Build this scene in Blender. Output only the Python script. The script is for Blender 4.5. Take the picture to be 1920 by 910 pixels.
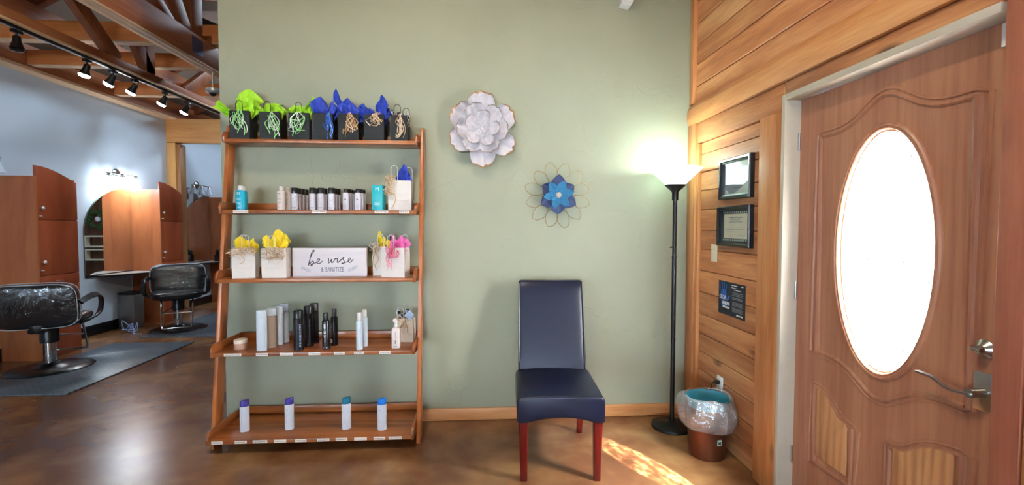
import bpy, bmesh, math, random
from mathutils import Vector, Matrix
R = math.radians
PI = math.pi
for o in list(bpy.data.objects): bpy.data.objects.remove(o)
scene = bpy.context.scene
col = scene.collection

# ------------------------------------------------------------------ camera
yaw, pitch, roll = .0652, .0376, .0015
fw = Vector((math.sin(yaw)*math.cos(pitch), math.cos(yaw)*math.cos(pitch), -math.sin(pitch)))
rt = Vector((math.cos(yaw), -math.sin(yaw), 0)); up = rt.cross(fw)
r2 = rt*math.cos(roll) + up*math.sin(roll); u2 = up*math.cos(roll) - rt*math.sin(roll)
cd = bpy.data.cameras.new('camera'); cam = bpy.data.objects.new('camera', cd); col.objects.link(cam)
mw = Matrix((r2, u2, -fw)).transposed().to_4x4(); mw.translation = Vector((0, 0, 1.4273)); cam.matrix_world = mw
cd.sensor_width = 36; cd.lens = 36*863.6/1920; cd.clip_start = .05; cd.clip_end = 200
scene.camera = cam

# ------------------------------------------------------------------ view, world, sun, daylight
vs = scene.view_settings
vs.view_transform = 'Standard'; vs.look = 'None'; vs.gamma = 1; vs.use_curve_mapping = False
vs.exposure = 1.08
w = bpy.data.worlds.new('sky'); scene.world = w; w.use_nodes = True
bg = w.node_tree.nodes['Background']; bg.inputs[0].default_value = (.66, .83, 1, 1); bg.inputs[1].default_value = 12

def lamp(name, kind, loc, energy, color=(1, 1, 1), to=None, **kw):
    d = bpy.data.lights.new(name, kind); d.energy = energy; d.color = color
    for k, v in kw.items():
        if k == 'portal': d.cycles.is_portal = True
        else: setattr(d, k, v)
    o = bpy.data.objects.new(name, d); col.objects.link(o); o.location = loc
    if to is not None:
        o.rotation_euler = (Vector(to)-Vector(loc)).to_track_quat('-Z', 'Y').to_euler()
    return o
SUN = Vector((-.66, .90, -1.32))
lamp('sun', 'SUN', (4, -2, 5), 480, (1, .95, .86), Vector((4, -2, 5))+SUN, angle=R(.6))
lamp('wide_fill_sun', 'SUN', (4, -2, 5), 950, (.88, .97, 1), Vector((4, -2, 5))+SUN, angle=R(30))   # added second sun, broadens the light through the door glass
lamp('sky_portal_door', 'AREA', (1.72, 1.745, 1.32), 1, to=(0, 1.745, 1.32), shape='ELLIPSE', size=.46, size_y=1.0, portal=True)
lamp('sky_portal_front_window', 'AREA', (0.1, -1.82, 1.35), 1, to=(0.1, 0, 1.35), shape='RECTANGLE', size=2.0, size_y=2.3, portal=True)
lamp('sky_portal_side_window', 'AREA', (-3.0, -1.82, 1.35), 1, to=(-3.0, 0, 1.35), shape='RECTANGLE', size=2.6, size_y=2.3, portal=True)
# added fill lamps overhead in the two rooms, unseen and without fittings
lamp('waiting_overhead_fill', 'AREA', (-.6, .9, 4.1), 34, (1, .88, .68), (-.6, 1.3, 0), shape='DISK', size=.5)
lamp('salon_overhead_fill', 'AREA', (-2.2, 6.9, 4.4), 36, (.68, .84, 1), (-4.0, 6.6, 0), shape='DISK', size=.6)
lamp('salon_overhead_fill', 'AREA', (-2.6, 9.2, 3.6), 30, (.72, .86, 1), (-3.6, 9, 0), shape='DISK', size=.6)

# ------------------------------------------------------------------ materials
def L(c):   # sRGB 0-255 to linear
    return tuple(((v/255)/12.92 if v/255 <= .04045 else ((v/255+.055)/1.055)**2.4) for v in c)+(1,)
MATS = {}
def mat(name, color=(200, 200, 200), rough=.5, metal=0, **kw):
    if name in MATS: return MATS[name]
    m = bpy.data.materials.new(name); m.use_nodes = True; MATS[name] = m
    b = m.node_tree.nodes['Principled BSDF']
    b.inputs['Base Color'].default_value = L(color); b.inputs['Roughness'].default_value = rough; b.inputs['Metallic'].default_value = metal
    nt = m.node_tree
    if kw.get('emit'):
        b.inputs['Emission Color'].default_value = L(kw.get('ecol', color)); b.inputs['Emission Strength'].default_value = kw['emit']
    if kw.get('alpha') is not None: b.inputs['Alpha'].default_value = kw['alpha']
    if kw.get('coat'): b.inputs['Coat Weight'].default_value = kw['coat']; b.inputs['Coat Roughness'].default_value = .1
    if kw.get('trans'): b.inputs['Transmission Weight'].default_value = kw['trans']
    if kw.get('sub'): b.inputs['Subsurface Weight'].default_value = kw['sub']; b.inputs['Subsurface Radius'].default_value = (.02, .02, .02)
    # small procedural variation of colour and surface
    tc = nt.nodes.new('ShaderNodeTexCoord'); n = nt.nodes.new('ShaderNodeTexNoise')
    n.inputs['Scale'].default_value = kw.get('nscale', 25); n.inputs['Detail'].default_value = 4
    nt.links.new(tc.outputs['Object'], n.inputs['Vector'])
    v = kw.get('var', .06)
    mx = nt.nodes.new('ShaderNodeMix'); mx.data_type = 'RGBA'
    c = L(color); mx.inputs[6].default_value = tuple(x*(1-v) for x in c[:3])+(1,); mx.inputs[7].default_value = tuple(min(1, x*(1+v)) for x in c[:3])+(1,)
    nt.links.new(n.outputs['Fac'], mx.inputs[0]); nt.links.new(mx.outputs[2], b.inputs['Base Color'])
    if kw.get('bump'):
        bp = nt.nodes.new('ShaderNodeBump'); bp.inputs['Strength'].default_value = kw['bump']; bp.inputs['Distance'].default_value = kw.get('bdist', .004)
        n2 = nt.nodes.new('ShaderNodeTexNoise'); n2.inputs['Scale'].default_value = kw.get('bscale', 60); n2.inputs['Detail'].default_value = 3
        nt.links.new(tc.outputs['Object'], n2.inputs['Vector']); nt.links.new(n2.outputs['Fac'], bp.inputs['Height']); nt.links.new(bp.outputs[0], b.inputs['Normal'])
    return m

def ramp(nt, fac, stops):
    r = nt.nodes.new('ShaderNodeValToRGB'); e = r.color_ramp.elements
    e[1].position = 1; e[0].position = stops[0][0]; e[0].color = stops[0][1]
    e[1].position = stops[-1][0]; e[1].color = stops[-1][1]
    for p, c in stops[1:-1]: q = e.new(p); q.color = c
    nt.links.new(fac, r.inputs[0]); return r

def wood(name, dark, mid, light, axis='x', rough=.45, fine=1.0, knots=.5, isl=True, cath=0.0, streak=9.0, bump=.25):
    if name in MATS: return MATS[name]
    m = bpy.data.materials.new(name); m.use_nodes = True; MATS[name] = m; nt = m.node_tree; N = nt.nodes.new; K = nt.links.new
    b = nt.nodes['Principled BSDF']; b.inputs['Roughness'].default_value = rough
    tc = N('ShaderNodeTexCoord'); geo = N('ShaderNodeNewGeometry')
    off = N('ShaderNodeVectorMath'); off.operation = 'SCALE'; off.inputs[0].default_value = (7.3, 11.1, 5.7)
    K(geo.outputs['Random Per Island'], off.inputs['Scale'])
    add = N('ShaderNodeVectorMath'); add.operation = 'ADD'; K(tc.outputs['Object'], add.inputs[0])
    if isl: K(off.outputs[0], add.inputs[1])
    def mp(al, ac):
        s = [ac, ac, ac]; s['xyz'.index(axis)] = al
        q = N('ShaderNodeMapping'); q.inputs['Scale'].default_value = s; K(add.outputs[0], q.inputs['Vector']); return q
    n1 = N('ShaderNodeTexNoise'); n1.inputs['Scale'].default_value = 1; n1.inputs['Detail'].default_value = 6; n1.inputs['Distortion'].default_value = .6
    K(mp(.9, streak*fine).outputs[0], n1.inputs['Vector'])
    n2 = N('ShaderNodeTexNoise'); n2.inputs['Scale'].default_value = 1; n2.inputs['Detail'].default_value = 5
    K(mp(6, 110*fine).outputs[0], n2.inputs['Vector'])
    fac = N('ShaderNodeMath'); fac.operation = 'MULTIPLY_ADD'; K(n2.outputs['Fac'], fac.inputs[0]); fac.inputs[1].default_value = .35
    K(n1.outputs['Fac'], fac.inputs[2])
    src = fac.outputs[0]
    if cath:
        wv = N('ShaderNodeTexWave'); wv.wave_type = 'RINGS'; wv.rings_direction = axis.upper(); wv.inputs['Scale'].default_value = 1
        wv.inputs['Distortion'].default_value = 9; wv.inputs['Detail'].default_value = 2; wv.inputs['Detail Scale'].default_value = .8
        K(mp(1.0, 9*fine).outputs[0], wv.inputs['Vector'])
        f2 = N('ShaderNodeMath'); f2.operation = 'MULTIPLY_ADD'; K(wv.outputs['Fac'], f2.inputs[0]); f2.inputs[1].default_value = cath; K(src, f2.inputs[2]); src = f2.outputs[0]
    lo = .42+cath*.25
    cr = ramp(nt, src, [(lo, L(dark)), (lo+.22, L(mid)), (lo+.48, L(light))])
    colr = cr.outputs[0]
    # board to board tone
    if isl:
        hs = N('ShaderNodeHueSaturation'); K(colr, hs.inputs['Color'])
        mr = N('ShaderNodeMapRange'); mr.inputs['To Min'].default_value = .78; mr.inputs['To Max'].default_value = 1.22
        K(geo.outputs['Random Per Island'], mr.inputs['Value']); K(mr.outputs[0], hs.inputs['Value']); colr = hs.outputs[0]
    if knots:
        vo = N('ShaderNodeTexVoronoi'); vo.inputs['Scale'].default_value = 1; K(mp(2.2, 5.5).outputs[0], vo.inputs['Vector'])
        kr = ramp(nt, vo.outputs['Distance'], [(.0, (1, 1, 1, 1)), (.07, (.85, .85, .85, 1)), (.17, (0, 0, 0, 1))])
        nk = N('ShaderNodeTexNoise'); nk.inputs['Scale'].default_value = 1.7; K(add.outputs[0], nk.inputs['Vector'])
        mk = ramp(nt, nk.outputs['Fac'], [(.48, (0, 0, 0, 1)), (.58, (1, 1, 1, 1))])
        mm = N('ShaderNodeMath'); mm.operation = 'MULTIPLY'; K(kr.outputs[0], mm.inputs[0]); K(mk.outputs[0], mm.inputs[1])
        m3 = N('ShaderNodeMath'); m3.operation = 'MULTIPLY'; K(mm.outputs[0], m3.inputs[0]); m3.inputs[1].default_value = knots
        mx = N('ShaderNodeMix'); mx.data_type = 'RGBA'; K(m3.outputs[0], mx.inputs[0]); K(colr, mx.inputs[6]); mx.inputs[7].default_value = L(tuple(v*.45 for v in dark))
        colr = mx.outputs[2]
    K(colr, b.inputs['Base Color'])
    bp = N('ShaderNodeBump'); bp.inputs['Strength'].default_value = bump; bp.inputs['Distance'].default_value = .002; K(src, bp.inputs['Height']); K(bp.outputs[0], b.inputs['Normal'])
    return m

def plaster(name, color, tint, bumpy=.5):
    m = bpy.data.materials.new(name); m.use_nodes = True; nt = m.node_tree; N = nt.nodes.new; K = nt.links.new
    b = nt.nodes['Principled BSDF']; b.inputs['Roughness'].default_value = .62
    tc = N('ShaderNodeTexCoord')
    n = N('ShaderNodeTexNoise'); n.inputs['Scale'].default_value = 2.2; n.inputs['Detail'].default_value = 5; K(tc.outputs['Object'], n.inputs['Vector'])
    r = ramp(nt, n.outputs['Fac'], [(.3, L(color)), (.7, L(tint))]); K(r.outputs[0], b.inputs['Base Color'])
    # trowel ridges
    d = N('ShaderNodeTexNoise'); d.inputs['Scale'].default_value = 5; d.inputs['Detail'].default_value = 3; K(tc.outputs['Object'], d.inputs['Vector'])
    mxv = N('ShaderNodeMix'); mxv.data_type = 'VECTOR'; mxv.inputs[0].default_value = .22; K(tc.outputs['Object'], mxv.inputs[4]); K(d.outputs['Color'], mxv.inputs[5])
    v = N('ShaderNodeTexVoronoi'); v.feature = 'DISTANCE_TO_EDGE'; v.inputs['Scale'].default_value = 5.5; K(mxv.outputs[1], v.inputs['Vector'])
    rr = ramp(nt, v.outputs['Distance'], [(0, (1, 1, 1, 1)), (.035, (0, 0, 0, 1))])
    msk = N('ShaderNodeTexNoise'); msk.inputs['Scale'].default_value = 3.1; K(tc.outputs['Object'], msk.inputs['Vector'])
    mr = ramp(nt, msk.outputs['Fac'], [(.50, (0, 0, 0, 1)), (.66, (1, 1, 1, 1))])
    mu = N('ShaderNodeMath'); mu.operation = 'MULTIPLY'; K(rr.outputs[0], mu.inputs[0]); K(mr.outputs[0], mu.inputs[1])
    f = N('ShaderNodeTexNoise'); f.inputs['Scale'].default_value = 55; f.inputs['Detail'].default_value = 4; K(tc.outputs['Object'], f.inputs['Vector'])
    ad = N('ShaderNodeMath'); ad.operation = 'MULTIPLY_ADD'; K(f.outputs['Fac'], ad.inputs[0]); ad.inputs[1].default_value = .45; K(mu.outputs[0], ad.inputs[2])
    bp = N('ShaderNodeBump'); bp.inputs['Strength'].default_value = bumpy; bp.inputs['Distance'].default_value = .003; K(ad.outputs[0], bp.inputs['Height']); K(bp.outputs[0], b.inputs['Normal'])
    MATS[name] = m; return m

M_GREEN = plaster('sage_plaster', (154, 156, 134), (160, 162, 140))
M_WHITEW = plaster('white_plaster', (192, 206, 220), (198, 212, 226), .2)
M_CEIL = mat('ceiling_board', (150, 138, 124), .9, var=.12, nscale=2)
M_CEDAR = wood('cedar_planks', (138, 82, 48), (178, 114, 70), (212, 156, 104), 'y', .5, knots=.9)
M_CEDARV = wood('cedar_upright', (150, 88, 46), (186, 118, 66), (212, 152, 96), 'z', .5, knots=.6)
M_CEDARB = wood('cedar_beam', (150, 88, 48), (190, 124, 72), (214, 158, 104), 'y', .45, knots=.5, streak=7)
M_BASE = wood('pine_baseboard', (176, 112, 62), (204, 142, 90), (218, 162, 110), 'x', .4, knots=.6)
M_SHELF = wood('shelf_wood', (96, 48, 18), (138, 76, 34), (170, 104, 54), 'x', .28, knots=.3, isl=False, streak=14)
M_SHELFV = wood('shelf_upright_wood', (116, 56, 24), (158, 88, 42), (186, 114, 62), 'z', .3, knots=.2, isl=False, streak=14)
M_SHELFY = wood('shelf_end_wood', (90, 44, 18), (128, 68, 32), (156, 90, 46), 'y', .3, knots=.2, isl=False, streak=14)
M_DOOR = wood('oak_door', (136, 84, 60), (156, 102, 76), (170, 118, 88), 'z', .42, knots=0, isl=False, cath=.08, streak=16)
M_DOORP = wood('oak_door_panel', (140, 90, 56), (172, 118, 78), (190, 138, 94), 'z', .4, knots=0, isl=False, cath=.3, streak=8)
M_JOIST = wood('joist_pine', (176, 98, 48), (210, 126, 66), (224, 154, 96), 'x', .5, knots=.8)
M_TRUSS = wood('truss_fir', (112, 60, 32), (148, 84, 46), (170, 106, 64), 'y', .5, knots=.4)
M_TRUSSZ = wood('truss_web_fir', (104, 56, 30), (136, 76, 44), (158, 96, 58), 'z', .5, knots=.3)
M_PALE = wood('pale_strip', (196, 156, 116), (214, 178, 140), (226, 196, 162), 'y', .6, knots=0)
M_POST = wood('honey_post', (176, 120, 60), (204, 150, 84), (220, 172, 108), 'z', .5, knots=.5)
M_CAB = wood('cherry_cabinet', (126, 56, 32), (150, 70, 40), (166, 84, 50), 'z', .3, knots=0, isl=False, streak=5)
M_CABS = wood('maple_cabinet_side', (146, 80, 46), (170, 98, 58), (184, 112, 68), 'z', .3, knots=0, isl=False, streak=5)
M_DARKW = wood('dark_boards', (60, 36, 24), (88, 54, 34), (110, 70, 44), 'z', .5, knots=.3)
M_CHERRY = wood('cherry_leg', (60, 10, 9), (90, 18, 14), (116, 32, 24), 'z', .25, knots=0, isl=False)
M_JAMB = mat('cream_jamb', (190, 178, 160), .5, bump=.1)
M_BLACK = mat('black_plastic', (14, 14, 16), .32)
M_BLACKM = mat('black_metal', (16, 16, 18), .42, .3)
M_RUBBER = mat('black_rubber', (20, 20, 22), .6, bump=.2)
M_CHROME = mat('chrome', (205, 208, 212), .12, 1)
M_NICKEL = mat('brushed_nickel', (178, 176, 172), .28, 1)
M_WHITE = mat('white_plastic', (228, 228, 230), .38)
M_IVORY = mat('ivory_plate', (224, 214, 188), .4)
M_PAPER = mat('white_paper', (232, 226, 222), .7, bump=.15, bscale=30)
M_PAPERB = mat('black_paper', (8, 8, 10), .7, bump=.15, bscale=30)
M_LABEL = mat('white_label', (230, 222, 214), .6)
M_INK = mat('dark_ink', (52, 50, 62), .6)
M_INKG = mat('grey_ink', (130, 134, 142), .6)
M_TEAL = mat('teal_plastic', (22, 160, 190), .3)
M_TEALB = mat('teal_card', (24, 170, 182), .4)
M_PEARL = mat('pearl_plastic', (222, 210, 204), .35)
M_ICE = mat('ice_white', (206, 220, 234), .35)
M_TAN = mat('tan_print', (186, 166, 150), .45, var=.15)
M_LIME = mat('lime_tissue', (160, 214, 40), .7, bump=.5, bscale=40, bdist=.006)
M_BLUE = mat('blue_tissue', (30, 56, 160), .6, bump=.5, bscale=40, bdist=.006)
M_YEL = mat('yellow_tissue', (240, 214, 50), .7, bump=.5, bscale=40, bdist=.006)
M_PINK = mat('pink_tissue', (236, 120, 190), .7, bump=.5, bscale=40, bdist=.006)
M_RLIME = mat('lime_ribbon', (150, 226, 130), .3)
M_RWHITE = mat('white_ribbon', (232, 240, 232), .25)
M_RTAN = mat('tan_ribbon', (208, 166, 120), .3)
M_RCREAM = mat('cream_ribbon', (238, 220, 196), .3)
M_RBLUE = mat('blue_ribbon', (36, 92, 190), .3)
M_RPINK = mat('pink_ribbon', (246, 130, 160), .3)
M_LEATHER = mat('navy_leather', (15, 18, 38), .36, bump=.12, bscale=220, bdist=.001)
M_LEATHER.node_tree.nodes['Principled BSDF'].inputs['Specular IOR Level'].default_value = .35
M_VINYL = mat('black_vinyl', (20, 21, 26), .3, bump=.1, bscale=20)

def checker():
    m = bpy.data.materials.new('checked_tissue'); m.use_nodes = True; nt = m.node_tree; b = nt.nodes['Principled BSDF']; b.inputs['Roughness'].default_value = .6
    tc = nt.nodes.new('ShaderNodeTexCoord'); c = nt.nodes.new('ShaderNodeTexChecker'); c.inputs['Scale'].default_value = 42
    c.inputs['Color1'].default_value = L((20, 20, 24)); c.inputs['Color2'].default_value = L((232, 228, 226))
    nt.links.new(tc.outputs['Object'], c.inputs['Vector']); nt.links.new(c.outputs[0], b.inputs['Base Color']); return m
M_CHECK = checker()

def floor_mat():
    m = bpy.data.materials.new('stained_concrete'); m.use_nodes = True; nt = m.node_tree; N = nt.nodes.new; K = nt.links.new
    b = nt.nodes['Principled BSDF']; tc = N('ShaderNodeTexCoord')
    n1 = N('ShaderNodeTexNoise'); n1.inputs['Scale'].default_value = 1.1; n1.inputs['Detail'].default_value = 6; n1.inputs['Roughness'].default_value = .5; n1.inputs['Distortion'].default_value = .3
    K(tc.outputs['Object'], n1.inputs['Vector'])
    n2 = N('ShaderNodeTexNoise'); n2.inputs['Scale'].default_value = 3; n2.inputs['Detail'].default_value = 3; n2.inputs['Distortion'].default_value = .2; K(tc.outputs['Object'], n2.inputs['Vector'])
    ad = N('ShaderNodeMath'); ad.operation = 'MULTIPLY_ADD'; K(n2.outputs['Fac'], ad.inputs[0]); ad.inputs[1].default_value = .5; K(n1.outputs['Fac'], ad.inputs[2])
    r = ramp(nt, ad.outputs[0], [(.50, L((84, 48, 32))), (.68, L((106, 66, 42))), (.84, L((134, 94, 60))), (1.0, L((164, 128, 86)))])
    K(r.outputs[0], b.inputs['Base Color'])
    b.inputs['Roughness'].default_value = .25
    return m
M_FLOOR = floor_mat()

def textured_glass():
    # patterned bevel glass: passes light in a broken pattern and scatters some
    m = bpy.data.materials.new('textured_glass'); m.use_nodes = True; nt = m.node_tree; N = nt.nodes.new; K = nt.links.new
    for n in list(nt.nodes): nt.nodes.remove(n)
    out = N('ShaderNodeOutputMaterial'); tc = N('ShaderNodeTexCoord')
    ds = N('ShaderNodeTexNoise'); ds.inputs['Scale'].default_value = 6; K(tc.outputs['Object'], ds.inputs['Vector'])
    mv = N('ShaderNodeMix'); mv.data_type = 'VECTOR'; mv.inputs[0].default_value = .12; K(tc.outputs['Object'], mv.inputs[4]); K(ds.outputs['Color'], mv.inputs[5])
    v = N('ShaderNodeTexVoronoi'); v.feature = 'DISTANCE_TO_EDGE'; v.inputs['Scale'].default_value = 22; K(mv.outputs[1], v.inputs['Vector'])
    r = ramp(nt, v.outputs['Distance'], [(0, (1, 1, 1, 1)), (.06, (.62, .61, .60, 1)), (.2, (.26, .26, .26, 1))])
    n2 = N('ShaderNodeTexNoise'); n2.inputs['Scale'].default_value = 9; n2.inputs['Detail'].default_value = 3; K(tc.outputs['Object'], n2.inputs['Vector'])
    r2_ = ramp(nt, n2.outputs['Fac'], [(.42, (.4, .4, .4, 1)), (.6, (1, 1, 1, 1))])
    mu = N('ShaderNodeMix'); mu.data_type = 'RGBA'; mu.blend_type = 'MULTIPLY'; mu.inputs[0].default_value = 1; K(r.outputs[0], mu.inputs[6]); K(r2_.outputs[0], mu.inputs[7])
    t = N('ShaderNodeBsdfTransparent'); K(mu.outputs[2], t.inputs[0])
    tl = N('ShaderNodeBsdfTranslucent'); tl.inputs[0].default_value = (.95, .97, 1, 1)
    mx = N('ShaderNodeMixShader'); mx.inputs[0].default_value = .5; K(t.outputs[0], mx.inputs[1]); K(tl.outputs[0], mx.inputs[2])
    g = N('ShaderNodeBsdfGlossy'); g.inputs['Roughness'].default_value = .08
    m2 = N('ShaderNodeMixShader'); m2.inputs[0].default_value = .05; K(mx.outputs[0], m2.inputs[1]); K(g.outputs[0], m2.inputs[2])
    K(m2.outputs[0], out.inputs[0]); return m
M_DGLASS = textured_glass()

def clear_film(name, amt=.25, rough=.08, bump=.6, scale=14, tint=(.96, .98, 1, 1), white=.08):
    m = bpy.data.materials.new(name); m.use_nodes = True; nt = m.node_tree; N = nt.nodes.new; K = nt.links.new
    for n in list(nt.nodes): nt.nodes.remove(n)
    out = N('ShaderNodeOutputMaterial'); tc = N('ShaderNodeTexCoord')
    n1 = N('ShaderNodeTexNoise'); n1.inputs['Scale'].default_value = scale; n1.inputs['Detail'].default_value = 3; n1.inputs['Distortion'].default_value = 2; K(tc.outputs['Object'], n1.inputs['Vector'])
    bp = N('ShaderNodeBump'); bp.inputs['Strength'].default_value = bump; bp.inputs['Distance'].default_value = .02; K(n1.outputs['Fac'], bp.inputs['Height'])
    t = N('ShaderNodeBsdfTransparent'); t.inputs[0].default_value = tint
    g = N('ShaderNodeBsdfGlossy'); g.inputs['Roughness'].default_value = rough; K(bp.outputs[0], g.inputs['Normal'])
    d = N('ShaderNodeBsdfDiffuse'); d.inputs[0].default_value = (.9, .92, .95, 1)
    m1 = N('ShaderNodeMixShader'); m1.inputs[0].default_value = white; K(t.outputs[0], m1.inputs[1]); K(d.outputs[0], m1.inputs[2])
    m2 = N('ShaderNodeMixShader'); m2.inputs[0].default_value = amt; K(m1.outputs[0], m2.inputs[1]); K(g.outputs[0], m2.inputs[2])
    K(m2.outputs[0], out.inputs[0]); return m
M_FILM = clear_film('clear_plastic_cover', .08, .10, 1.0, 7, white=.004)
M_BAGF = clear_film('clear_bin_liner', .30, .10, 1.0, 14, white=.20)
M_PANE = clear_film('window_pane', .05, .02, 0, 4, white=0)
M_PICG = clear_film('picture_glass', .30, .04, .02, 3, white=.02)
M_PICG2 = clear_film('picture_glass_clear', .05, .06, .02, 3, white=.0)

# ------------------------------------------------------------------ mesh builder
class MB:
    def __init__(s): s.bm = bmesh.new(); s.mi = 0
    def _add(s, verts, faces, M=None):
        vs_ = [s.bm.verts.new((M @ Vector(v)) if M is not None else v) for v in verts]
        out = []
        for f in faces:
            try:
                fc = s.bm.faces.new([vs_[i] for i in f]); fc.material_index = s.mi; out.append(fc)
            except ValueError: pass
        return vs_, out
    def box(s, x0, x1, y0, y1, z0, z1, bev=0, M=None, seg=2):
        v = [(x0, y0, z0), (x1, y0, z0), (x1, y1, z0), (x0, y1, z0), (x0, y0, z1), (x1, y0, z1), (x1, y1, z1), (x0, y1, z1)]
        f = [(0, 3, 2, 1), (4, 5, 6, 7), (0, 1, 5, 4), (1, 2, 6, 5), (2, 3, 7, 6), (3, 0, 4, 7)]
        vv, ff = s._add(v, f, M)
        if bev: s._bev(ff, bev, seg)
        return s
    def _bev(s, ff, bev, seg=2, ang=None):
        ed = set(e for f in ff for e in f.edges)
        if ang: ed = [e for e in ed if len(e.link_faces) == 2 and e.calc_face_angle(0) > ang]
        r = bmesh.ops.bevel(s.bm, geom=list(ed), offset=bev, segments=seg, profile=.5, affect='EDGES', clamp_overlap=True)
        for f in r['faces']: f.material_index = s.mi
    def prism(s, pts, h0, h1, axis='y', bev=0, M=None, seg=2):
        # polygon in the plane across axis, extruded h0..h1
        def P(a, b, h): return {'y': (a, h, b), 'x': (h, a, b), 'z': (a, b, h)}[axis]
        n = len(pts)
        v = [P(a, b, h0) for a, b in pts]+[P(a, b, h1) for a, b in pts]
        f = [tuple(range(n)), tuple(range(2*n-1, n-1, -1))]+[(i, i+n, (i+1) % n+n, (i+1) % n) for i in range(n)]
        vv, ff = s._add(v, f, M); bmesh.ops.recalc_face_normals(s.bm, faces=ff)
        if bev: s._bev(ff, bev, seg, R(25))
        return s
    def lathe(s, prof, n=32, M=None, caps=True):
        v = []; f = []
        for r, z in prof:
            for i in range(n): a = 2*PI*i/n; v.append((r*math.cos(a), r*math.sin(a), z))
        for k in range(len(prof)-1):
            for i in range(n): f.append((k*n+i, k*n+(i+1) % n, (k+1)*n+(i+1) % n, (k+1)*n+i))
        if caps:
            if prof[0][0] > 1e-5: f.append(tuple(range(n-1, -1, -1)))
            if prof[-1][0] > 1e-5: f.append(tuple((len(prof)-1)*n+i for i in range(n)))
        s._add(v, f, M); return s
    def loft(s, secs, n=28, M=None, caps=True):
        v = []; f = []
        for cx, cy, z, a, b, e in secs:
            for i in range(n):
                t = 2*PI*i/n; c, q = math.cos(t), math.sin(t)
                v.append((cx+a*math.copysign(abs(c)**(2/e), c), cy+b*math.copysign(abs(q)**(2/e), q), z))
        for k in range(len(secs)-1):
            for i in range(n): f.append((k*n+i, k*n+(i+1) % n, (k+1)*n+(i+1) % n, (k+1)*n+i))
        if caps: f.append(tuple(range(n-1, -1, -1))); f.append(tuple((len(secs)-1)*n+i for i in range(n)))
        s._add(v, f, M); return s
    def sweep(s, path, prof, closed=False, M=None, upv=(0, 0, 1), caps=True):
        path = [Vector(p) for p in path]; n = len(path); m = len(prof); v = []; f = []
        prev = None
        for i, p in enumerate(path):
            if closed: t = (path[(i+1) % n]-path[i-1])
            else: t = path[min(i+1, n-1)]-path[max(i-1, 0)]
            t = t.normalized() if t.length > 1e-9 else Vector((0, 0, 1))
            if prev is None:
                u = Vector(upv); 
                if abs(u.dot(t)) > .98: u = Vector((1, 0, 0)) if abs(t.x) < .9 else Vector((0, 1, 0))
                u = (u-t*u.dot(t)).normalized()
            else:
                u = (prev-t*prev.dot(t)); u = u.normalized() if u.length > 1e-6 else prev
            prev = u; b = t.cross(u)
            for a, c in prof: v.append(p+b*a+u*c)
        rng = n if closed else n-1
        for k in range(rng):
            for i in range(m): f.append((k*m+i, k*m+(i+1) % m, ((k+1) % n)*m+(i+1) % m, ((k+1) % n)*m+i))
        if not closed and caps: f.append(tuple(range(m-1, -1, -1))); f.append(tuple((n-1)*m+i for i in range(m)))
        s._add(v, f, M); return s
    def tube(s, path, r, n=8, **k):
        return s.sweep(path, [(r*math.cos(2*PI*i/n), r*math.sin(2*PI*i/n)) for i in range(n)], **k)
    def cyl(s, a, b, r, n=16, r2=None):
        a, b = Vector(a), Vector(b); t = (b-a); q = Vector((0, 0, 1)).rotation_difference(t.normalized()).to_matrix().to_4x4()
        return s.lathe([(r, 0), (r if r2 is None else r2, t.length)], n, Matrix.Translation(a) @ q)
    def grid(s, fn, nu, nv, M=None, closed_u=False):
        v = [fn(i/(nu if closed_u else nu-1) if True else 0, j/(nv-1)) for j in range(nv) for i in range(nu)]
        f = []
        for j in range(nv-1):
            for i in range(nu if closed_u else nu-1): f.append((j*nu+i, j*nu+(i+1) % nu, (j+1)*nu+(i+1) % nu, (j+1)*nu+i))
        return s._add(v, f, M)
    def text(s, txt, size, M, ex=.0006, sx=1, align='CENTER', sp=1.0):
        c = bpy.data.curves.new('lettering', 'FONT'); c.body = txt; c.size = size; c.extrude = ex; c.align_x = align; c.align_y = 'CENTER'; c.resolution_u = 3; c.space_character = sp
        o = bpy.data.objects.new('lettering', c); col.objects.link(o)
        dg = bpy.context.evaluated_depsgraph_get(); me = bpy.data.meshes.new_from_object(o.evaluated_get(dg))
        s._add([(v.co.x*sx, v.co.y, v.co.z) for v in me.vertices], [tuple(p.vertices) for p in me.polygons], M)
        bpy.data.objects.remove(o); bpy.data.curves.remove(c); bpy.data.meshes.remove(me); return s
    def build(s, name, mats, parent=None, smooth=True, ang=35, recalc=True):
        if recalc: bmesh.ops.recalc_face_normals(s.bm, faces=s.bm.faces)
        me = bpy.data.meshes.new(name); s.bm.to_mesh(me); s.bm.free()
        for m in (mats if isinstance(mats, (list, tuple)) else [mats]): me.materials.append(m)
        if smooth:
            for p in me.polygons: p.use_smooth = True
            me.set_sharp_from_angle(angle=R(ang))
        o = bpy.data.objects.new(name, me); col.objects.link(o)
        if parent: o.parent = parent
        return o

FACE = Matrix(((1, 0, 0, 0), (0, 0, -1, 0), (0, 1, 0, 0), (0, 0, 0, 1)))     # flat text facing -Y
def at(x, y, z, base=FACE): return Matrix.Translation((x, y, z)) @ base
SIDE = Matrix(((0, 0, -1, 0), (-1, 0, 0, 0), (0, 1, 0, 0), (0, 0, 0, 1)))    # facing -X, reads along -Y

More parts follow.
